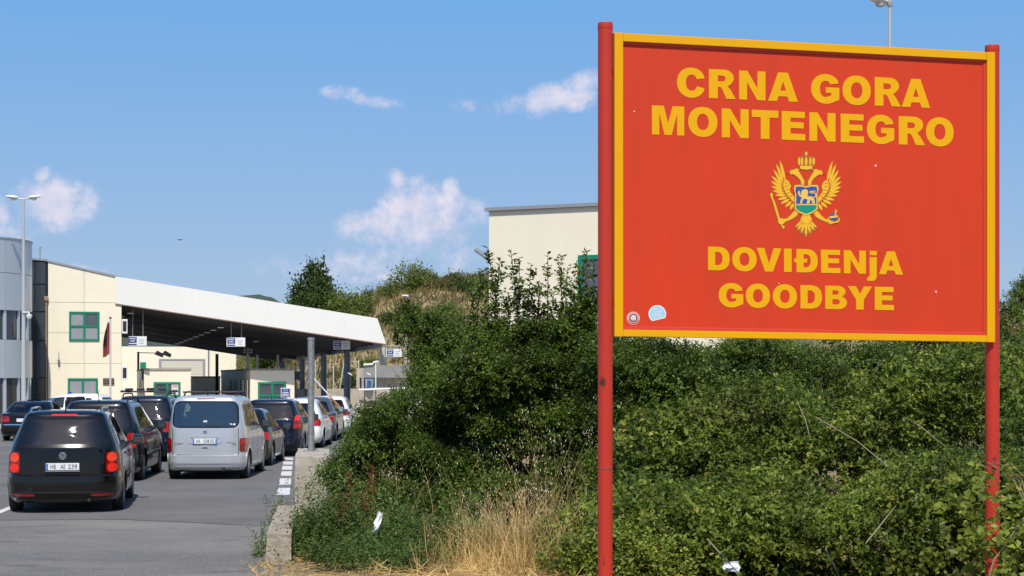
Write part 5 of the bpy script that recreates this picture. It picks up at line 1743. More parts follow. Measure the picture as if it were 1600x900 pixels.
spec_b2 = dict(spec_sharan, prof=mpv(1.57, 4.25, .88), paint=P_navy, arch_mat=P_navy, wheels=(.85, 3.45), belt=.97, rub=None,
    rear_win=[(-.70, 1.02), (.70, 1.02), (.58, 1.44), (-.58, 1.44)], side_wins=[[(.44, 1.05), (1.02, 1.02), (1.02, 1.42), (.62, 1.42)], [(1.08, 1.02), (1.92, 1.01), (1.92, 1.44), (1.08, 1.44)], [(1.98, 1.01), (2.86, 1.01), (2.34, 1.40), (1.98, 1.44)]],
    windscreen=[(-.68, 1.08), (.68, 1.08), (.58, 1.40), (-.58, 1.40)], doors=(1.05, 1.95, 2.9), handles=((1.22, .90), (2.1, .90)), mirror=(2.8, .96), rails=None,
    lamps=[('tail_lamp', [(.62, .76), (.84, .76), (.84, .90), (.80, 1.16), (.68, 1.14)], M_lampdark, .012), ('tail_lamp', [(.66, .98), (.79, .98), (.77, 1.12), (.68, 1.12)], M_lamplit, .016), ('tail_lamp', [(.64, .79), (.82, .79), (.82, .90), (.66, .90)], M_lampred, .016)], R=.31)
car('dark blue people carrier with tall lit tail lamp beside the metal pipe', (GX(421, 47.2), 47.2, 0), -1.2, spec_b2)
car('white hatchback half hidden behind the metal pipe', (GX(459, 52.6), 52.6, 0), -.6, hspec(1.52, 4.05, .86, P_white, mirror_mat=M_chrome))
car('grey hatchback between the two white cars far along the queue', (GX(484, 58.0), 58.0, 0), -.8, hspec(1.50, 4.1, .86, P_grey))
car('white hatchback farthest along the right lane beside the shrubs', (GX(511, 64.5), 64.5, 0), -.5, hspec(1.46, 4.0, .85, P_white, lamps=generic_lamp(.74, .95, .5, .78)))
spec_sed = dict(prof=sedan(1.36, 4.6, .88), paint=P_black, arch_mat=P_black, wheels=(1.0, 3.75), belt=.92, rear_win=[(-.66, .985), (.66, .985), (.54, 1.25), (-.54, 1.25)], frit=.03, nper=180, dz=.04,
    side_wins=[[(1.15, .98), (1.95, .97), (1.95, 1.27), (1.42, 1.24)], [(2.01, .97), (3.20, .97), (2.55, 1.24), (2.01, 1.27)]], windscreen=[(-.64, 1.02), (.64, 1.02), (.58, 1.24), (-.58, 1.24)], doors=(1.2, 1.98, 3.3), handles=((1.35, .84), (2.2, .84)),
    rub=.5, rub_mat=P_black, mirror=(3.1, .92), rails=None, lamps=[('tail_lamp', [(.50, .66), (.82, .66), (.82, .84), (.52, .84)], M_lampred, .01), ('tail_lamp', [(.56, .76), (.80, .76), (.80, .86), (.58, .86)], M_lampdark, .014)],
    rear_strips=[(lin((-.80, .56), (.80, .56), 12), .035, .012, M_chrome, 'bumper_trim')], rear_patches=[([(-.26, .66), (.26, .66), (.26, .77), (-.26, .77)], .004, M_plate, 'number_plate', .01)],
    seats=((1.5, (-.4, .4)), (2.2, (-.36, .36))), seat_z=.36, R=.31, group='cars standing by the building')
car('black saloon at the left edge of the photo', (GX(38, 58.5), 58.5, 0), -6, spec_sed)
sp_w = hspec(1.54, 4.4, .86, P_white, group='cars standing by the building')
wv, _s = car('white car with a blue roof light side on behind the black cars', (GX(178, 66), 66.6, 0), -84, sp_w)
MB().lathe([(.09, 1.49), (.08, 1.58), (.0, 1.62)], 14, c=(0, 1.9, 0)).build('beacon', mat("blue_beacon", (.03, .06, .35), .2), wv, True)
# ------------------------------------------------------------------ hill, far ridge, retaining wall
from mathutils import noise as mnoise
def leaf_mat(name, c1, c2, c3=None, rough=.5, trans=.32, tcol=None):
    """leaf: colour differs from leaf to leaf; some light passes through"""
    m = bpy.data.materials.new(name)
    m.use_nodes = True
    nt = m.node_tree
    N, L = nt.nodes.new, nt.links.new
    b = nt.nodes['Principled BSDF']
    out = nt.nodes['Material Output']
    g = N('ShaderNodeNewGeometry')
    cr = N('ShaderNodeValToRGB')
    cr.color_ramp.elements[0].color = (*c1, 1)
    cr.color_ramp.elements[1].color = (*c2, 1)
    if c3:
        e = cr.color_ramp.elements.new(.93)
        e.color = (*c2, 1)
        cr.color_ramp.elements[-1].color = (*c3, 1)
    L(g.outputs['Random Per Island'], cr.inputs[0])
    # plants differ from one another: foliage tone drifts from patch to patch
    nz_ = N('ShaderNodeTexNoise')
    nz_.inputs['Scale'].default_value = 1.5
    nz_.inputs['Detail'].default_value = 3
    L(g.outputs['Position'], nz_.inputs['Vector'])
    mr_ = N('ShaderNodeMapRange')
    mr_.inputs['From Min'].default_value = .34
    mr_.inputs['From Max'].default_value = .66
    mr_.inputs['To Min'].default_value = .52
    mr_.inputs['To Max'].default_value = 1.28
    L(nz_.outputs['Fac'], mr_.inputs['Value'])
    ml_ = N('ShaderNodeVectorMath')
    ml_.operation = 'SCALE'
    L(cr.outputs[0], ml_.inputs[0])
    L(mr_.outputs[0], ml_.inputs['Scale'])
    L(ml_.outputs[0], b.inputs['Base Color'])
    b.inputs['Roughness'].default_value = rough
    b.inputs['Specular IOR Level'].default_value = .22
    tl = N('ShaderNodeBsdfTranslucent')
    hs = N('ShaderNodeHueSaturation')
    hs.inputs['Value'].default_value = 1.35
    hs.inputs['Hue'].default_value = .485
    L(ml_.outputs[0], hs.inputs['Color'])
    L(hs.outputs[0], tl.inputs['Color'])
    mx = N('ShaderNodeMixShader')
    mx.inputs[0].default_value = trans
    L(b.outputs[0], mx.inputs[1])
    L(tl.outputs[0], mx.inputs[2])
    L(mx.outputs[0], out.inputs['Surface'])
    MATS[name] = m
    return m
RNG = np.random.default_rng(11)
def unit(v):
    return v / (np.linalg.norm(v, axis=-1, keepdims=True) + 1e-9)
def leaves(base, d, L, W, fold=.25, droop=0.0):
    """leaf blades: pointed outline folded along the midrib; base points, directions, lengths, widths"""
    n = len(base)
    d = unit(d)
    up = unit(RNG.normal(size=(n, 3)) * .55 + np.array([0, -.25, .9]))
    side = unit(np.cross(d, up))
    nrm = np.cross(side, d)
    L = np.asarray(L).reshape(-1, 1) * np.ones((n, 1))
    W = np.asarray(W).reshape(-1, 1) * np.ones((n, 1))
    tip = base + d * L - np.array([0, 0, 1.0]) * L * droop
    m1 = base + d * L * .42
    a = m1 + side * W * .5 + nrm * W * fold
    b = m1 - side * W * .5 + nrm * W * fold
    m2 = m1 - nrm * W * .05
    V = np.stack([base, a, tip, b], 1).reshape(-1, 3)
    k = np.arange(n)[:, None] * 4
    Fc = np.concatenate([k + np.array([[0, 1, 2]]), k + np.array([[0, 2, 3]])], 1).reshape(-1, 3)
    return V, Fc

M_hill = surface_mat("hill_soil", (.30, .225, .125), (.175, .165, .075), (.38, .27, .16), .11, 1.1, .9, 3.0)
HX0, HX1, HY0, HY1 = -34.0, 62.0, 112.0, 205.0
crest_px = [(-400, 640), (362, 640), (378, 560), (420, 505), (450, 487), (500, 478), (545, 474), (575, 463), (600, 452), (650, 440), (700, 436), (760, 430), (900, 430), (1050, 500), (1600, 560), (2600, 570)]
def hill_h(X, Y):
    px = CX + X / max(Y, 1) * F
    cy = np.interp(px, [c[0] for c in crest_px], [c[1] for c in crest_px])
    yc = 158.0
    crest = EYE + (HY - cy) / F * yc
    foot = 126.0 - .10 * X
    t = (Y - foot) / (yc - foot)
    t = max(0.0, min(1.0, t))
    s = t ** .62 if px > 590 else t ** .8
    h = crest * s
    if Y > yc:
        h = crest - (Y - yc) * .02
    n = mnoise.fractal(Vector((X * .16, Y * .16, 0)), .9, 2.0, 5) * 1.1 + mnoise.fractal(Vector((X * .55, Y * .55, 3)), .9, 2.0, 4) * .35
    return h + n * min(1, t * 3) * (.9 if t < 1 else .5)
nx, ny = 150, 110
V, Fc = [], []
for j in range(ny):
    for i in range(nx):
        X, Y = HX0 + (HX1 - HX0) * i / (nx - 1), HY0 + (HY1 - HY0) * j / (ny - 1)
        V.append((X, Y, hill_h(X, Y) - .05))
for j in range(ny - 1):
    for i in range(nx - 1):
        k = j * nx + i
        Fc.append((k, k + 1, k + nx + 1, k + nx))
hill = np_mesh('hill', V, Fc, M_hill, smooth=True)
tag(hill, kind='structure')

# far wooded ridge
M_ridge = surface_mat("far_ridge", (.055, .075, .045), (.075, .09, .055), (.045, .062, .045), .012, .05, .5, .08)
rid = [(-200, 560), (60, 512), (190, 521), (240, 531), (300, 530), (350, 505), (385, 468), (405, 461.5), (425, 464), (450, 480), (520, 520), (700, 560)]
RD = 900.0
V, Fc = [], []
xs = np.arange(-200, 701, 6)
for x in xs:
    y = np.interp(x, [r[0] for r in rid], [r[1] for r in rid]) + 2.2 * mnoise.fractal(Vector((x * .09, 0, 0)), .9, 2, 4)
    top = P(x, y, RD)
    for t in (0, .35, .7, 1.0, 1.6):
        V.append((top.x, RD - 320 * (1 - t), max(-2, (top.z) * (math.sin(min(t, 1) * math.pi / 2) if t <= 1 else .3) + 3 * mnoise.noise(Vector((top.x * .02, t * 5, 0))) * (0 < t < 1))))
for i in range(len(xs) - 1):
    for k in range(4):
        a = i * 5 + k
        Fc.append((a, a + 5, a + 6, a + 1))
tag(np_mesh('far_ridge', V, Fc, M_ridge, smooth=True), kind='structure')

# retaining wall below the cutting, in cast sections
rw = thing('retaining_wall', 'long pale concrete retaining wall at the foot of the hill', 'wall', (0, 0, 0))
for k in range(12):
    a = Vector((-16.6 + k * 2.6, 117.5 - k * .12, 0))
    MB().bbox(a.x + .02, a.x + 2.58, a.y, a.y + .5, 0, 1.35, .03).build('wall_section', M_concrete2, rw)
M_fence = mat("fence_post", (.48, .48, .45), .6)
for k, px in enumerate((455, 462, 493, 521, 526, 560)):
    q = P(px, 580 - (k % 3) * 4, 119)
    o = thing('fence_post', ['slim pale post on the retaining wall behind the right booth', 'second slim pale post behind the right booth', 'slim pale post beside the metal pipe at the foot of the hill', 'slim pale post between the canopy columns', 'leaning pale post between the canopy columns', 'slim pale post behind the grey hut'][k], 'post', (q.x, 119, 0), 0, 'fence posts at the foot of the hill')
    MB().tube([(0, 0, 0), (.5 if k == 4 else 0, 0, q.z + .4)], .05, 6).build('post', M_fence, o)
    MB().tube([(0, 0, q.z + .3), (-.6, 0, q.z + .3)], .02, 5).build('wire_arm', M_fence, o)
q = P(634, 463, 121)
o = thing('hill_lamp', 'white lamp head on a thin pole before the hillside', 'street lamp', (q.x, 121, 0))
MB().tube([(0, 0, 0), (0, 0, q.z)], [.08, .05], 8).build('pole', M_fence, o)
lamp_head(o, .2, 0, q.z, -1, .5)

# hillside shrubs and the tree on the crest
L_hill1 = leaf_mat("hill_leaf_light", (.10, .15, .026), (.21, .26, .06))
L_hill2 = leaf_mat("hill_leaf_dark", (.042, .080, .018), (.095, .145, .032))
L_hill3 = leaf_mat("hill_leaf_dry", (.19, .15, .055), (.14, .145, .05))
M_bark = mat("bark", (.10, .075, .05), .9, noise=.4, nscale=20, bump=.5)
def blob_bush(center, rx, ry, rz, n, L, pointy=False):
    """leaf clumps through a lobed crown"""
    k = max(5, int(n / 45))
    cl = RNG.normal(size=(k, 3))
    cl = unit(cl) * (RNG.random((k, 1)) ** .45)
    cl[:, 2] = np.abs(cl[:, 2]) * .95
    if pointy:
        t = np.clip(cl[:, 2:3], 0, 1)
        cl[:, :2] *= (1 - t) ** .42 * 1.15
        cl += RNG.normal(size=cl.shape) * np.array([.10, .10, .03])
        cl[:, 2] *= 1.0
    cl = cl * np.array([rx, ry, rz])
    idx = RNG.integers(0, k, n)
    sp = .26 if not pointy else .18
    p = cl[idx] + RNG.normal(size=(n, 3)) * np.array([rx, ry, rz * .8]) * sp * .62
    p[:, 2] = np.maximum(p[:, 2], .02)
    d = unit(p - np.array([0, 0, rz * .3])) * .7 + RNG.normal(size=(n, 3)) * .6
    ls = L * RNG.uniform(.6, 1.3, n)
    V, Fc = leaves(p, d, ls, ls * .62)
    return V + np.array(center), Fc
def trunk_mesh(parent, h, r, n_limb, spread, seed):
    rn = random.Random(seed)
    mb = MB().tube([(0, 0, -.3), (.03, .02, h * .4), (-.03, 0, h * .9)], [r, r * .7, r * .25], 8)
    o = mb.build('trunk', M_bark, parent, True)
    for k in range(n_limb):
        a = rn.uniform(0, 6.28)
        z = h * rn.uniform(.2, .75)
        l = spread * rn.uniform(.5, .9) * (1.1 - z / h)
        MB().tube([(0, 0, z), (l * .5 * math.cos(a), l * .5 * math.sin(a), z + l * .35), (l * math.cos(a), l * math.sin(a), z + l * .6)], [r * .45, r * .28, r * .08], 6).build('limb', M_bark, o, True)
    return o
def bush_thing(name, label, cat, loc, rx, ry, rz, n, L, m, pointy=False, group=None, trunk=True, seed=0):
    o = thing(name, label, cat, loc, 0, group)
    if trunk:
        trunk_mesh(o, rz * .85, .05 * rz ** .6, 5, rx, seed)
    V, Fc = blob_bush((0, 0, 0), rx, ry, rz, n, L, pointy)
    np_mesh('crown', V, Fc, m, o)
    return o
def on_hill(px, Y):
    X = GX(px, Y)
    return (X, Y, hill_h(X, Y) - .15)
hz_ = on_hill(490, 152)
t0 = P(490, 407, 152)
bush_thing('crest_tree', 'tall dark green tree on the crest of the hill', 'tree', hz_, 2.25, 2.0, t0.z - hz_[2], 7500, .30, L_hill2, True, None, True, 1)
crest = [(463, 150, 1.3, 2.4, L_hill2, 'dark round bush left of the crest tree'), (512, 150, 1.8, 2.6, L_hill2, 'dark bush right under the crest tree'), (540, 149, 1.7, 2.1, L_hill1, 'light green bush right of the crest tree'), (566, 151, 1.7, 1.9, L_hill1, 'light green bush where the cutting begins on the crest'),
         (528, 146, 1.6, 1.5, L_hill2, 'dark bush low behind the white canopy front'), (555, 145, 1.5, 1.3, L_hill1, 'light bush low behind the white canopy front'), (500, 146, 1.7, 1.7, L_hill1, 'light bush below the crest tree just over the canopy'),
         (612, 154, 1.4, 1.5, L_hill1, 'light green bush on the crest left of the lamp head'), (640, 155, 2.0, 2.5, L_hill1, 'tallest bright green bush on the crest above the lamp head'), (664, 155, 1.6, 1.7, L_hill1, 'bright bush right of the tallest crest bush'),
         (690, 153, 1.6, 1.2, L_hill3, 'dry brownish bush on the crest'), (712, 154, 1.4, 1.5, L_hill3, 'dry bush on the crest nearer the cream building'), (735, 152, 1.6, 1.6, L_hill2, 'dark bush on the crest beside the cream building'), (752, 150, 1.7, 1.9, L_hill1, 'green bush touching the cream building edge on the crest'),
         (628, 140, 1.5, 1.0, L_hill2, 'low dark bush on the slope beside the lamp head'), (700, 141, 1.7, 1.2, L_hill1, 'green bush on the slope left of the cream building'), (735, 138, 1.8, 1.6, L_hill2, 'dark bush on the slope beside the cream building'), (606, 142, 1.2, .8, L_hill2, 'small dark bush at the top of the cutting'),
         (660, 137, 1.4, 1.0, L_hill1, 'pale bush in the middle of the slope'), (750, 132, 1.8, 1.8, L_hill1, 'pale bush low on the slope beside the cream building'), (470, 140, 1.6, 1.6, L_hill2, 'dark bush seen beneath the canopy edge'), (440, 138, 1.8, 2.0, L_hill2, 'dark bush seen beneath the canopy behind the right booth'),
         (412, 139, 1.7, 1.8, L_hill1, 'light bush seen beneath the canopy beside the cream hall'), (527, 133, 1.2, 1.0, L_hill1, 'light bush between the canopy columns'), (548, 130, 1.0, .8, L_hill2, 'small dark bush behind the rightmost canopy column'), (580, 134, 1.3, 1.0, L_hill1, 'pale bush on the cutting behind the canopy corner'),
         (680, 131, 1.4, .9, L_hill3, 'dry tuft bush on the cutting behind the shrubs')]
for k, (px, Y, r, h, m, lb) in enumerate(crest):
    bush_thing('hill_bush', lb, 'bush', on_hill(px, Y), r * 1.1, r, h * 1.1, int(1500 * r * h / 3) + 500, .20, m, False, 'bushes on the hillside', True, 20 + k)
# dry grass tufts over the slope, nobody could count them
n = 26000
X = RNG.uniform(-26, 14, n)
Y = RNG.uniform(124, 160, n)
Z = np.array([hill_h(a, b) for a, b in zip(X, Y)]) - .05
base = np.stack([X, Y, Z], 1)
d = np.stack([RNG.normal(0, .35, n), RNG.normal(0, .35, n) - .15, np.ones(n)], 1)
V, Fc = leaves(base, d, RNG.uniform(.25, .8, n), RNG.uniform(.06, .16, n), .1)
M_hg = leaf_mat("hill_grass", (.30, .22, .10), (.20, .19, .07), (.12, .15, .04))
tag(np_mesh('hill_grass', V, Fc, M_hg), 'dry yellowish grass covering the hill slope', 'grass', kind='stuff')
# ------------------------------------------------------------------ roadside shrubs, brambles, weeds and dry grass
def shoots(base, d, length, per, L, W, rnd_d=.5, droop=.12, taper=True):
    """leafy shoots: leaves set alternately along each axis"""
    n = len(base)
    d = unit(d)
    t = (np.arange(per) + .5) / per
    ref = unit(RNG.normal(size=(n, 3)))
    s1 = unit(np.cross(d, ref))
    s2 = np.cross(d, s1)
    ang = np.arange(per)[None, :] * 2.4 + RNG.uniform(0, 6.28, (n, 1))
    bend = np.array([0, 0, -1.0]) * droop
    ln = np.asarray(length).reshape(-1, 1, 1)
    pos = base[:, None, :] + d[:, None, :] * (t[None, :, None] * ln) + bend[None, None, :] * ((t ** 2)[None, :, None] * ln)
    out = s1[:, None, :] * np.cos(ang)[..., None] + s2[:, None, :] * np.sin(ang)[..., None]
    dd = out * .9 + d[:, None, :] * .45 + RNG.normal(size=(n, per, 3)) * rnd_d * .5 + np.array([0, 0, -.12])
    sz = RNG.uniform(.7, 1.25, (n, per)) * (1 - .35 * t[None, :] if taper else 1)
    return leaves(pos.reshape(-1, 3), dd.reshape(-1, 3), (L * sz).ravel(), (W * sz).ravel())
def lobe(px, py, Y, rx, rz, ry):
    """ellipsoid seen at a photo spot: radii rx, rz in photo pixels, ry in metres"""
    c = P(px, py, Y)
    return (c.x, c.y, c.z, rx / F * Y, ry, rz / F * Y)
def shrub(name, label, cat, lobes, n_shoot, per, slen, L, W, m, group=None, stems=6, seed=1, up=.5, wild=None, shell=.5, extra=None):
    """woody stems from the base, branches into every lobe, leafy shoots through and over the lobes"""
    cx = sum(l[0] * l[3] for l in lobes) / sum(l[3] for l in lobes)
    cy = sum(l[1] * l[3] for l in lobes) / sum(l[3] for l in lobes)
    root = thing(name, label, cat, (cx, cy, 0), 0, group)
    o = np.array([cx, cy, 0])
    rn = random.Random(seed)
    for k in range(stems):
        l = lobes[k % len(lobes)]
        a = rn.uniform(0, 6.28)
        tx, ty, tz = l[0] - cx + rn.uniform(-.5, .5) * l[3], l[1] - cy + rn.uniform(-.5, .5) * l[4], l[2] + rn.uniform(-.1, .7) * l[5]
        b0 = (.18 * math.cos(a) + tx * .2, .18 * math.sin(a) + ty * .2, -.05)
        mid = (tx * .5 + rn.uniform(-.15, .15), ty * .5, tz * .5)
        so = MB().tube([b0, mid, (tx, ty, tz)], [.035, .022, .008], 6).build('stem', M_bark, root, True)
        for q in range(3):
            t = rn.uniform(.4, .95)
            p0 = Vector(mid).lerp(Vector((tx, ty, tz)), (t - .4) / .6)
            p1 = p0 + Vector((rn.uniform(-.5, .5), rn.uniform(-.4, .4), rn.uniform(.15, .6)))
            MB().tube([p0, (p0 + p1) / 2 + Vector((0, 0, .05)), p1], [.012, .008, .004], 5).build('branch', M_bark, so, True)
    subs = []
    for l in lobes:
        k = max(6, int(14 * (l[3] * l[5]) ** .5))
        q = unit(RNG.normal(size=(k, 3))) * RNG.uniform(.55, .95, (k, 1))
        q[:, 1] = q[:, 1] * .8 - .15
        for a in q:
            f = RNG.uniform(.26, .46)
            subs.append((l[0] + a[0] * l[3], l[1] + a[1] * l[4], l[2] + a[2] * l[5], l[3] * f, l[4] * f, min(l[5], l[3] * 1.2) * f * .8))
    core = np.array(lobes)
    lobes = subs + [(l[0], l[1], l[2], l[3] * .8, l[4] * .8, l[5] * .8) for l in lobes]
    ar = np.array([l[3] * l[5] + l[4] * l[5] + l[3] * l[4] for l in lobes])
    ar[len(subs):] *= .18
    idx = RNG.choice(len(lobes), n_shoot, p=ar / ar.sum())
    lb = np.array(lobes)[idx]
    u = unit(RNG.normal(size=(n_shoot, 3)))
    # lumps: push the surface in and out so that the outline is uneven and pockets stay dark
    r = 1 - (1 - shell) * RNG.random((n_shoot, 1)) ** 2.2
    lump = np.array([mnoise.noise(Vector((q[0] * 2.2 + b[0] * 1.3, q[1] * 2.2 + b[1], q[2] * 2.2 + b[2]))) for q, b in zip(u, lb)]).reshape(-1, 1)
    u[:, 2] = np.where(RNG.random(n_shoot) < .6, np.abs(u[:, 2]), u[:, 2])
    p = lb[:, :3] + u * lb[:, 3:6] * (r * (1 + .20 * lump))
    p[:, 2] = np.abs(p[:, 2] - .02) + .02
    d = u * .75 + np.array([0, -.1, up]) + RNG.normal(size=(n_shoot, 3)) * .45
    ln = slen * RNG.uniform(.4, 1.1, n_shoot)
    V, Fc = shoots(p - o, d, ln, per, L, W)
    if wild:
        # long upright shoots standing clear of the crown
        pts, ds, lns = [], [], []
        for (px, py0, py1, Y, lean) in wild:
            a, b = P(px - lean, py0, Y), P(px, py1, Y)
            pts.append(a[:]); ds.append((b - a)[:]); lns.append((b - a).length)
            MB().tube([a - Vector(o), a.lerp(b, .5) - Vector(o) + Vector((.02, 0, 0)), b - Vector(o)], [.012, .009, .004], 5).build('shoot_stem', M_bark, root, True)
        pw = np.array(pts) - o
        V2, F2 = shoots(pw, np.array(ds), np.array(lns), 44, L * 1.35, W * 1.25, droop=0, taper=False)
        q, dq = [], []
        for a, dd, l in zip(pts, ds, lns):
            for k in range(24):
                t = RNG.uniform(0, .92) ** 1.25
                q.append(np.array(a) + np.array(dd) * t - o)
                dq.append(unit(np.array(dd)) * .75 + RNG.normal(size=3) * np.array([.7, .5, .3]))
        V3, F3 = shoots(np.array(q), np.array(dq), RNG.uniform(.10, .34, len(q)), 9, L * 1.25, W * 1.15, droop=.25)
        Fc = np.concatenate([Fc, F2 + len(V), F3 + len(V) + len(V2)])
        V = np.concatenate([V, V2, V3])
    np_mesh('crown', V, Fc, m, root)
    return root

L_pear = leaf_mat("shrub_leaf", (.036, .068, .008), (.112, .165, .022), (.24, .26, .06), .38, .30)
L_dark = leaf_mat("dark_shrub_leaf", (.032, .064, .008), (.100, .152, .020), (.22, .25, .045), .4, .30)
L_mid = leaf_mat("mid_shrub_leaf", (.048, .085, .012), (.135, .195, .030), (.26, .28, .06), .42, .32)
L_bramble = leaf_mat("bramble_leaf", (.060, .100, .012), (.172, .225, .030), (.33, .33, .07), .42, .34)
L_bramble2 = leaf_mat("bramble_leaf_pale", (.105, .150, .020), (.25, .30, .048), (.44, .36, .10), .45, .36)
L_weed = leaf_mat("weed_leaf", (.060, .112, .024), (.130, .205, .045), (.20, .25, .07), .45, .32)
L_straw = leaf_mat("straw", (.46, .31, .115), (.64, .46, .19), (.30, .16, .055), .7, .2)
L_oat = leaf_mat("oat_husk", (.50, .39, .21), (.68, .58, .38), None, .6, .3)
L_rust = leaf_mat("dock_rust", (.13, .04, .014), (.20, .07, .025), None, .7, .2)
L_dryb = leaf_mat("dry_bramble", (.16, .105, .045), (.27, .20, .10), (.42, .36, .26), .7, .25)

shrub('roadside_shrub', 'dense dark shrub crowding over the concrete wall by the metal pipe', 'shrub',
      [lobe(592, 735, 25, 72, 78, 1.0), lobe(556, 778, 24, 46, 50, .7), lobe(648, 672, 26, 52, 65, .9), lobe(605, 800, 24.5, 85, 45, .9), lobe(680, 780, 25, 80, 80, .9), lobe(650, 830, 23.2, 90, 40, .7), lobe(700, 700, 26, 60, 70, .8)], 11000, 10, .30, .060, .034, L_dark, 'shrubs beside the road', 9, 1)
shrub('roadside_shrub', 'tall slender shrub reaching up beside the hillside lamp', 'shrub',
      [lobe(678, 605, 27.5, 36, 70, .7), lobe(648, 540, 28, 20, 44, .4), lobe(640, 500, 28.2, 12, 26, .3), lobe(690, 535, 27.6, 30, 42, .5), lobe(705, 575, 27.5, 34, 55, .6), lobe(660, 580, 27.7, 26, 50, .5), lobe(690, 690, 27, 60, 60, .9)], 5200, 10, .30, .060, .032, L_mid, 'shrubs beside the road', 7, 2, .8,
      wild=[(636, 500, 470, 28, 4), (650, 520, 482, 28, -3), (672, 540, 495, 27.8, 5), (700, 540, 500, 27.5, 3), (622, 540, 492, 28, 2)])
shrub('pear_shrub', 'tall leafy shrub with upright shoots in front of the cream building', 'shrub',
      [lobe(790, 625, 25, 90, 90, 1.1), lobe(860, 605, 25, 75, 85, 1.0), lobe(735, 620, 25.5, 55, 80, .9), lobe(930, 590, 25, 50, 75, .9), lobe(820, 720, 25, 120, 70, 1.0), lobe(770, 800, 23.5, 90, 40, .7), lobe(870, 790, 23.5, 80, 50, .7), lobe(908, 520, 25, 24, 44, .5), lobe(772, 550, 25.2, 36, 36, .5), lobe(850, 545, 25, 42, 40, .6), lobe(815, 560, 25, 30, 40, .5)], 16500, 10, .30, .068, .040, L_pear, 'shrubs beside the road', 12, 3, .7,
      wild=[(762, 560, 386, 25, -22), (798, 560, 390, 25, -16), (782, 570, 402, 25.2, 20), (812, 560, 402, 25, 8), (830, 560, 412, 24.8, 14), (856, 560, 396, 25, 4), (872, 560, 398, 25, -10), (886, 570, 424, 25.2, 10), (916, 560, 390, 24.8, 5), (902, 560, 414, 25, -12), (752, 570, 420, 25.3, 16), (928, 560, 408, 24.8, 6), (844, 570, 440, 25, 16), (774, 570, 436, 25, 4), (896, 570, 446, 24.7, -6), (815, 580, 450, 25, -20), (740, 580, 462, 25.4, 8), (866, 580, 455, 24.8, 20), (935, 560, 450, 24.8, 10), (795, 580, 460, 25, 10), (830, 580, 470, 25, -8), (758, 580, 475, 25.2, -12)])
shrub('roadside_shrub', 'dark shrub behind the left post of the sign', 'shrub',
      [lobe(985, 620, 24, 75, 85, 1.0), lobe(1060, 620, 24, 80, 78, 1.0), lobe(965, 555, 24.5, 45, 40, .6), lobe(1000, 700, 23.5, 90, 70, 1.0), lobe(1130, 610, 24.5, 60, 58, .8), lobe(920, 700, 24, 70, 75, .9)], 8500, 10, .30, .064, .036, L_dark, 'shrubs beside the road', 8, 4)
shrub('roadside_shrub', 'greyish green shrub under the middle of the sign panel', 'shrub',
      [lobe(1180, 610, 24, 80, 68, .9), lobe(1240, 620, 24, 60, 70, .9), lobe(1120, 680, 24, 80, 60, .9), lobe(1320, 590, 27, 80, 62, .9), lobe(1450, 585, 27.5, 90, 62, .9), lobe(1590, 570, 28, 70, 55, .9)], 8000, 10, .30, .060, .030, L_mid, 'shrubs beside the road', 6, 5)
shrub('roadside_tree', 'dark tree at the right edge of the photo beyond the sign post', 'tree',
      [lobe(1597, 490, 50, 34, 48, 1.0), lobe(1660, 480, 50, 70, 70, 1.5), lobe(1580, 525, 48, 34, 34, .8), lobe(1540, 530, 50, 40, 30, .8)], 3600, 10, .4, .10, .06, L_mid, None, 5, 6)

# bramble bank: a sloping thicket of arching canes
def bank_z(X, Y):
    """surface of the thicket: low in front, climbing away from the camera"""
    px = CX + X / Y * F
    t = np.clip((Y - 18.4) / 9.0, 0, 1)
    z = .05 + 2.45 * t ** .72
    lumps = np.array([mnoise.fractal(Vector((a * .6, b * .6, 0)), .8, 2.0, 4) for a, b in zip(np.atleast_1d(X), np.atleast_1d(Y))])
    left = np.clip((px - 905) / 150, 0, 1)                        # tapers out to the left of the sign post
    right = np.clip((px - 1250) / 300, 0, 1) * .22
    return np.maximum(.05, (z + right) * (.22 + .78 * left) + .95 * lumps * np.clip((Y - 18.2) / 1.5, 0, 1))
def bank(n, px0, px1, y0, y1):
    Y = y0 + (y1 - y0) * RNG.random(n) ** .9
    X = (RNG.uniform(px0, px1, n) - CX) / F * Y
    return X, Y
def bramble(name, label, n, px0, px1, y0, y1, m, L, W, depth=.45, per=9, slen=.3, cut=None):
    X, Y = bank(n, px0, px1, y0, y1)
    Z = bank_z(X, Y) - depth * RNG.random(n) ** 1.6
    if cut is not None:
        k = cut(X, Y)
        X, Y, Z = X[k], Y[k], Z[k]
    base = np.stack([X, Y, np.maximum(Z, .03)], 1)
    d = np.stack([RNG.normal(0, .7, len(X)), RNG.normal(-.35, .5, len(X)), RNG.uniform(.1, 1.0, len(X))], 1)
    V, Fc = shoots(base, d, slen * RNG.uniform(.5, 1.4, len(X)), per, L, W, .6, .3)
    return np_mesh(name, V, Fc, m)
def clump(th, s=.9):
    return lambda X, Y: np.array([mnoise.noise(Vector((a * s, b * s, 7.3))) > th for a, b in zip(X, Y)])
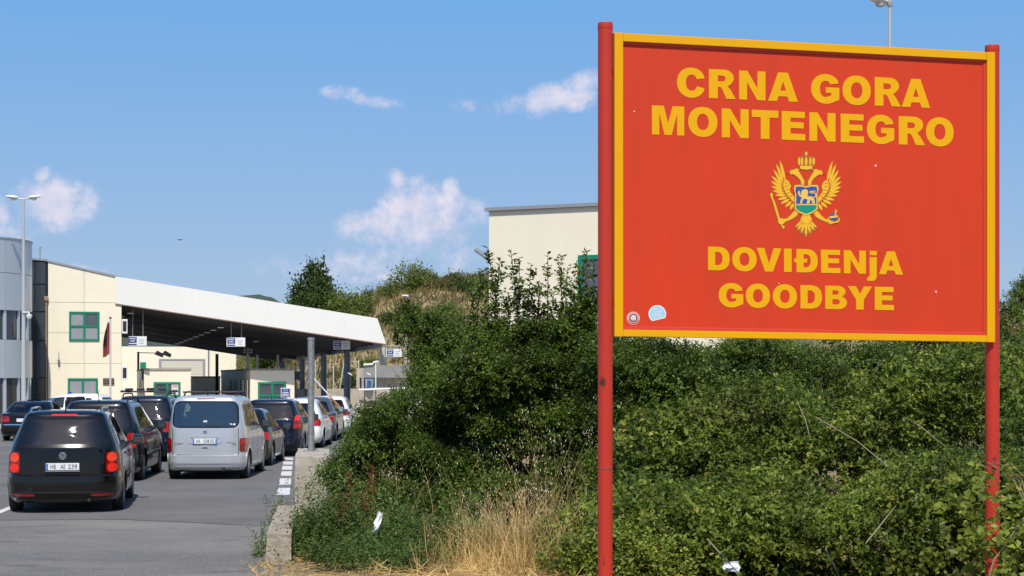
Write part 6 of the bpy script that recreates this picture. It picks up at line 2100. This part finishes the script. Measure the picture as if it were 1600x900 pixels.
def mound_field(nm, n_m, per_m, px0, px1, y0, y1, rr, kinds):
    """overlapping humps of canes on the bank; leaves sit on their upper sides, dark hollows stay between them"""
    Yc = y0 + (y1 - y0) * RNG.random(n_m) ** .85
    Yc[:46] = RNG.uniform(18.7, 19.5, 46)
    Xc = (RNG.uniform(px0, px1, n_m) - CX) / F * Yc
    hollow = np.array([mnoise.noise(Vector((a * .8 + 3.1, b * .8, 1.7))) for a, b in zip(Xc, Yc)])
    ok = (hollow > -.04) | (Yc < 19.6)
    Xc, Yc = Xc[ok], Yc[ok]
    n_m = len(Xc)
    Zc = bank_z(Xc, Yc)
    R_ = RNG.uniform(*rr, n_m)
    kd = RNG.choice(len(kinds), n_m, p=[k[0] for k in kinds])
    out = []
    for t, (_p, m, L, W, per, sl, den) in enumerate(kinds):
        ids = np.where(kd == t)[0]
        cnt = (per_m * den * (R_[ids] / np.mean(rr)) ** 2).astype(int) + 5
        ix = np.repeat(ids, cnt)
        n = len(ix)
        u = unit(RNG.normal(size=(n, 3)))
        u[:, 2] = np.where(RNG.random(n) < .75, np.abs(u[:, 2]), u[:, 2])
        rad = R_[ix][:, None] * (1 - .45 * RNG.random((n, 1)) ** 2)
        p = np.stack([Xc[ix], Yc[ix], Zc[ix] - .35 * R_[ix]], 1) + u * rad * np.array([1.15, 1.0, .75])
        ok = p[:, 2] > .02
        p, u, n = p[ok], u[ok], int(ok.sum())
        d = u * .7 + np.array([0, -.25, .25]) + RNG.normal(size=(n, 3)) * .5
        V, Fc = shoots(p, d, sl * RNG.uniform(.5, 1.3, n), per, L, W, .6, .25)
        out.append((V, Fc, m))
    return out
kinds = [(.40, L_bramble, .082, .054, 8, .26, 1.1), (.26, L_bramble2, .092, .062, 8, .28, 1.0), (.14, L_mid, .065, .030, 11, .30, 1.1), (.10, L_weed, .08, .020, 14, .36, .9), (.10, L_dryb, .05, .028, 9, .26, .8)]
lbl = ['tangled green bramble thicket below the sign', 'pale yellow green bramble leaves on the humps of the thicket', 'narrow leaved shrubs mixed into the bramble thicket', 'feathery green weeds growing through the brambles', 'brown withered flower heads among the brambles']
nms = ['bramble_thicket', 'bramble_foliage', 'thicket_undergrowth', 'thicket_weeds', 'withered_foliage']
for (V, Fc, m), lb, nm in zip(mound_field('b', 380, 100, 925, 1700, 18.9, 27.5, (.25, .85), kinds), lbl, nms):
    tag(np_mesh(nm, V, Fc, m), lb, 'brambles', kind='stuff')
# thicket floor: sparse leaves closing the gaps, darker leaf colour paints the hollows' shade
tag(bramble('shade_toned_growth', '', 8000, 925, 1690, 18.7, 28, L_dark, .07, .05, .95), 'leaf growth toned dark for shade deep inside the bramble thicket', 'brambles', kind='stuff')
# brambles climbing round the right post
n = 230
pz = np.array([4.18, 14.5, 0]) + np.stack([RNG.normal(.05, .30, n), RNG.normal(-.25, .22, n), RNG.uniform(.15, 1.55, n) * (1 - .3 * RNG.random(n))], 1)
keep_ = (np.abs(pz[:, 0] - 4.18) > .11) | (pz[:, 2] < .62)
pz = pz[keep_]
n = len(pz)
d = RNG.normal(size=(n, 3)) * .6 + np.array([0, -.3, .5])
V, Fc = shoots(pz, d, RNG.uniform(.15, .35, n), 8, .095, .072, .6, .3)
cb = thing('bramble_bush', 'leafy bramble climbing the foot of the right sign post', 'bramble', (4.18, 14.3, 0))
ob = np_mesh('crown', V - np.array([4.18, 14.3, 0]), Fc, L_bramble2, cb)
for k in range(5):
    a = RNG.uniform(-.4, .4)
    MB().tube([(a, 0, 0), (a * .6, -.15, .7), (-a * .4 + .1, -.1, 1.35), (-a, -.2, 1.5)], [.009, .008, .006, .003], 5).build('cane', mat("pale_cane", (.26, .22, .13), .7), cb, True)
# bare pale canes arching out of the thicket
M_cane = MATS['pale_cane']
canes = [((1275, 652, 21.6), (1340, 690, 20.6), (1395, 735, 19.6), (1430, 775, 18.8)), ((1448, 745, 19), (1480, 755, 18.9), (1520, 762, 18.8), (1556, 775, 18.6)), ((1105, 842, 17.9), (1130, 870, 17.6), (1160, 902, 17.4)), ((1246, 628, 22), (1258, 655, 21.6), (1266, 685, 21.2)),
         ((1352, 850, 17.9), (1380, 815, 18.2), (1400, 790, 18.4)), ((1290, 858, 17.9), (1302, 880, 17.7), (1312, 902, 17.6)), ((1395, 640, 22), (1440, 668, 21), (1480, 700, 20.4))]
for k, c in enumerate(canes):
    pts = [P(*q) for q in c]
    o = MB().tube(pts, [.007] * (len(pts) - 1) + [.003], 6).build('bramble_cane', M_cane, None, True)
    tag(o, ['long bare cane arching down right of the sign centre', 'pale bare cane reaching toward the right post', 'pale cane leaning beside the blue litter', 'thin upright pale stalk under the emblem', 'short brown cane leaning in the lower thicket', 'straw coloured stalk at the bottom edge of the brambles', 'bare cane high in the thicket near the right post'][k], 'cane', 'bare bramble canes')

# weeds and dock at the foot of the shrubs
def weed(label, px, Y, w, h, n, m, L, W, seed):
    x = GX(px, Y)
    o = thing('weed', label, 'weed', (x, Y, 0), 0, 'weeds beside the kerb wall')
    rn = np.random.default_rng(seed)
    b = np.stack([rn.normal(0, w * .5, n), rn.normal(0, .25, n), np.abs(rn.normal(0, h * .30, n))], 1)
    d = np.stack([rn.normal(0, .45, n), rn.normal(-.1, .4, n), np.ones(n)], 1)
    V, Fc = shoots(b, d, h * rn.uniform(.3, .7, n), 12, L, W, .5, .1)
    np_mesh('leaves', V, Fc, m, o)
    for k in range(6):
        a = rn.normal(0, w * .4)
        MB().tube([(a, 0, 0), (a + rn.normal(0, .05), -.05, h * .9)], [.006, .003], 5).build('stalk', mat("weed_stalk", (.12, .15, .05), .8), o)
    return o
wd = [('low green weeds right behind the end of the kerb wall', 482, 20.9, .26, .62, 260), ('green weeds between the kerb wall and the dark shrub', 515, 21.2, .42, .95, 300), ('green weeds under the dark shrub with rusty dock stalks', 565, 21.0, .45, .9, 300),
      ('bushy green weeds beside the white litter', 622, 20.4, .40, .72, 280), ('fresh green weeds low beside the dry grass', 670, 20.6, .36, .5, 180), ('small weeds at the wall foot on the road side', 409, 21.2, .04, .38, 16), ('leafy weed hanging over the back of the kerb wall', 434, 24.5, .16, .5, 34),
      ('leafy weeds left of the sign post foot', 905, 18.6, .35, .6, 170), ('leafy weeds right of the left sign post', 1000, 18.4, .6, .7, 300), ('green weeds in the dry grass gap', 770, 21.2, .5, .6, 200), ('green weeds left of the tall dry grass', 715, 20.8, .4, .6, 220), ('low green weeds in front of the rusty dock', 540, 19.7, .5, .42, 260), ('low green weeds in front of the white litter', 640, 19.5, .45, .36, 200)]
for k, (lb, px, Y, w, h, n) in enumerate(wd):
    weed(lb, px, Y, w, h, n, L_weed if k not in (7, 8) else L_bramble2, .07, .022 if k not in (7, 8) else .045, 100 + k)
for k, (px, Y, h) in enumerate(((545, 20.8, 1.05), (580, 20.9, 1.15), (528, 21, .8), (570, 20.6, .85), (535, 20.7, .7))):
    o = thing('dock_plant', ['rusty dock stalk nearest the white litter', 'tallest rusty dock stalk under the dark shrub', 'small rusty dock stalk left in the weeds', 'middle rusty dock stalk in the weeds', 'lowest rusty dock stalk in the weeds'][k], 'weed', (GX(px, Y), Y, 0), 0, 'rusty dock plants')
    MB().tube([(0, 0, 0), (.02, 0, h)], [.008, .003], 5).build('stalk', mat("dock_stalk", (.16, .06, .025), .8), o)
    b = np.stack([RNG.normal(0, .03, 40), RNG.normal(0, .03, 40), RNG.uniform(h * .5, h, 40)], 1)
    V, Fc = shoots(b, RNG.normal(size=(40, 3)) + np.array([0, 0, .8]), RNG.uniform(.04, .1, 40), 7, .022, .018)
    np_mesh('seeds', V, Fc, L_rust, o)['kind'] = 'stuff'

# dry grass: stalks, oats and flattened straw
def stalks(n, X, Y, h, w, lean, m, name, label):
    z0 = np.zeros(n)
    seg = 4
    P0 = np.stack([X, Y, z0], 1)
    ld = np.stack([RNG.normal(0, lean, n), RNG.normal(0, lean, n), np.ones(n)], 1)
    ld = unit(ld)
    curve = np.stack([RNG.normal(0, .25, n), RNG.normal(0, .2, n), -np.abs(RNG.normal(0, .12, n))], 1)
    side = unit(np.cross(ld, RNG.normal(size=(n, 3))))
    V = []
    for k in range(seg + 1):
        t = k / seg
        c = P0 + ld * (h * t)[:, None] + curve * (h * t * t)[:, None]
        ww = (w * (1 - .75 * t))[:, None] * side
        V += [c - ww, c + ww]
    V = np.stack(V, 1)
    Fc = []
    for k in range(seg):
        Fc.append([2 * k, 2 * k + 1, 2 * k + 3, 2 * k + 2])
    Fc = (np.arange(n)[:, None, None] * (2 * seg + 2) + np.array(Fc)[None]).reshape(-1, 4)
    o = np_mesh(name, V.reshape(-1, 3), Fc, m)
    tag(o, label, 'grass', kind='stuff')
    return V[:, -1, :]
n = 1700
px = np.concatenate([RNG.normal(825, 62, n // 2), RNG.uniform(650, 930, n - n // 2)])
Y = RNG.uniform(18.6, 21.3, n)
X = (px - CX) / F * Y
hh = RNG.uniform(.22, 1.10, n) * (1 - .6 * np.abs(px - 820) / 220).clip(.3, 1)
tips = stalks(n, X, Y, hh, RNG.uniform(.0025, .006, n), .22, L_straw, 'dry_grass', 'tall dry straw coloured grass between the weeds and the sign post')
# drooping oat heads on the tall stalks
k = (hh > .5) & (RNG.random(n) < .35)
tp = np.concatenate([tips[k] + RNG.normal(0, .035, (k.sum(), 3)) for _ in range(4)])
V, Fc = leaves(tp, np.stack([RNG.normal(0, .35, len(tp)), RNG.normal(0, .35, len(tp)), -np.ones(len(tp))], 1), .034, .011, .3)
tag(np_mesh('oat_heads', V, Fc, L_oat), 'pale drooping wild oat seed heads above the dry grass', 'grass', kind='stuff')
# taller oats standing against the dark shrub
n = 84
px = np.concatenate([RNG.normal(862, 18, 40), RNG.normal(770, 60, 26), RNG.normal(700, 50, 18)])
Y = RNG.uniform(20.3, 21.8, n)
X = (px - CX) / F * Y
hh = RNG.uniform(.9, 1.75, n) * np.where(np.abs(px - 855) < 40, 1.1, .8)
tips = stalks(n, X, Y, hh, np.full(n, .0025), .07, L_straw, 'wild_oats', 'tall thin wild oats standing against the dark shrub')
tp = np.concatenate([tips + RNG.normal(0, .07, (n, 3)) for _ in range(6)])
V, Fc = leaves(tp, np.stack([RNG.normal(0, .35, len(tp)), RNG.normal(0, .35, len(tp)), -np.ones(len(tp))], 1), .036, .011, .3)
tag(np_mesh('wild_oat_heads', V, Fc, L_oat), 'pale seed heads of the tallest wild oats', 'grass', kind='stuff')
# straw lying on the ground
n = 7500
Y = RNG.uniform(17.5, 21.3, n)
px = np.concatenate([RNG.normal(790, 95, n * 3 // 4), RNG.uniform(395, 960, n - n * 3 // 4)])
X = (px - CX) / F * Y
ok = (X > edge(Y) + .15)
X, Y = X[ok], Y[ok]
n = len(X)
b = np.stack([X, Y, RNG.uniform(.01, .10, n)], 1)
V, Fc = leaves(b, np.stack([RNG.normal(0, 1, n), RNG.normal(0, 1, n), RNG.normal(.12, .2, n)], 1), RNG.uniform(.08, .30, n), RNG.uniform(.006, .014, n), .1)
tag(np_mesh('straw_litter', V, Fc, L_straw), 'flattened dry straw on the ground at the bottom edge', 'straw', kind='stuff')
n = 380
Y = RNG.uniform(17.8, 20.4, n)
X = -2.78 + RNG.normal(0, .14, n) - .11 * (Y - 20)
b = np.stack([X, Y, np.full(n, .02)], 1)
V, Fc = leaves(b, np.stack([RNG.normal(0, 1, n), RNG.normal(0, 1, n), RNG.uniform(.1, .8, n)], 1), RNG.uniform(.05, .2, n), RNG.uniform(.005, .012, n), .1)
tag(np_mesh('kerb_straw', V, Fc, L_straw), 'dry straw gathered around the end of the kerb wall', 'straw', kind='stuff')

# dead stems sticking out of the thicket
n = 420
Yd = RNG.uniform(18.9, 26.5, n)
Xd = (RNG.uniform(900, 1680, n) - CX) / F * Yd
hd = np.zeros(n)
zb_ = bank_z(Xd, Yd)
tips = stalks(n, Xd, Yd, zb_ + RNG.uniform(.05, .5, n), RNG.uniform(.003, .006, n), .28, leaf_mat("dead_stem", (.20, .14, .08), (.36, .31, .22), None, .8, .05), 'dead_stems', 'thin dead stems poking out of the bramble thicket')
# litter
M_paper = mat("white_litter", (.78, .77, .75), .6, noise=.1, nscale=20)
M_paper_b = mat("bluish_litter", (.62, .72, .80), .5, color2=(.80, .80, .80), nscale=14)
def litter(label, q, w, h, m, seed):
    rn = random.Random(seed)
    vs, fs = [], []
    for j in range(5):
        for i in range(4):
            vs.append((w * (i / 3 - .5) * (1 - .25 * abs(j / 4 - .4)) + rn.uniform(-.01, .01), rn.uniform(-.03, .03), h * (j / 4 - .5) + rn.uniform(-.012, .012)))
    for j in range(4):
        for i in range(3):
            a = j * 4 + i
            fs.append((a, a + 1, a + 5, a + 4))
    o = MB().add(vs, fs).build('litter', m, None)
    o.location = q
    tag(o, label, 'litter')
    return o
lt = litter('white plastic scrap caught upright in the weeds', P(590, 816, 20.0), .075, .24, M_paper, 1)
lt.rotation_euler = (0, .25, 0)
litter('crumpled pale blue wrapper at the bottom of the brambles', P(1143, 886, 18.1), .18, .10, M_paper_b, 2)
# a bird far off over the building
q = P(282, 375, 160)
br = MB().add([(-.55, 0, .12), (-.2, .05, .16), (0, 0, 0), (.2, .05, .14), (.5, 0, .20), (0, .35, .02), (0, -.3, .02), (.0, .05, -.09)], [(0, 1, 2), (1, 5, 2), (2, 3, 4), (2, 5, 3), (1, 2, 6), (2, 3, 6), (5, 7, 6), (0, 1, 7), (3, 4, 7)]).build('bird', mat("bird_dark", (.06, .055, .06), .8))
br.location = q
br.scale = (.6, .6, .6)
tag(br, 'small dark bird flying above the canopy', 'bird')
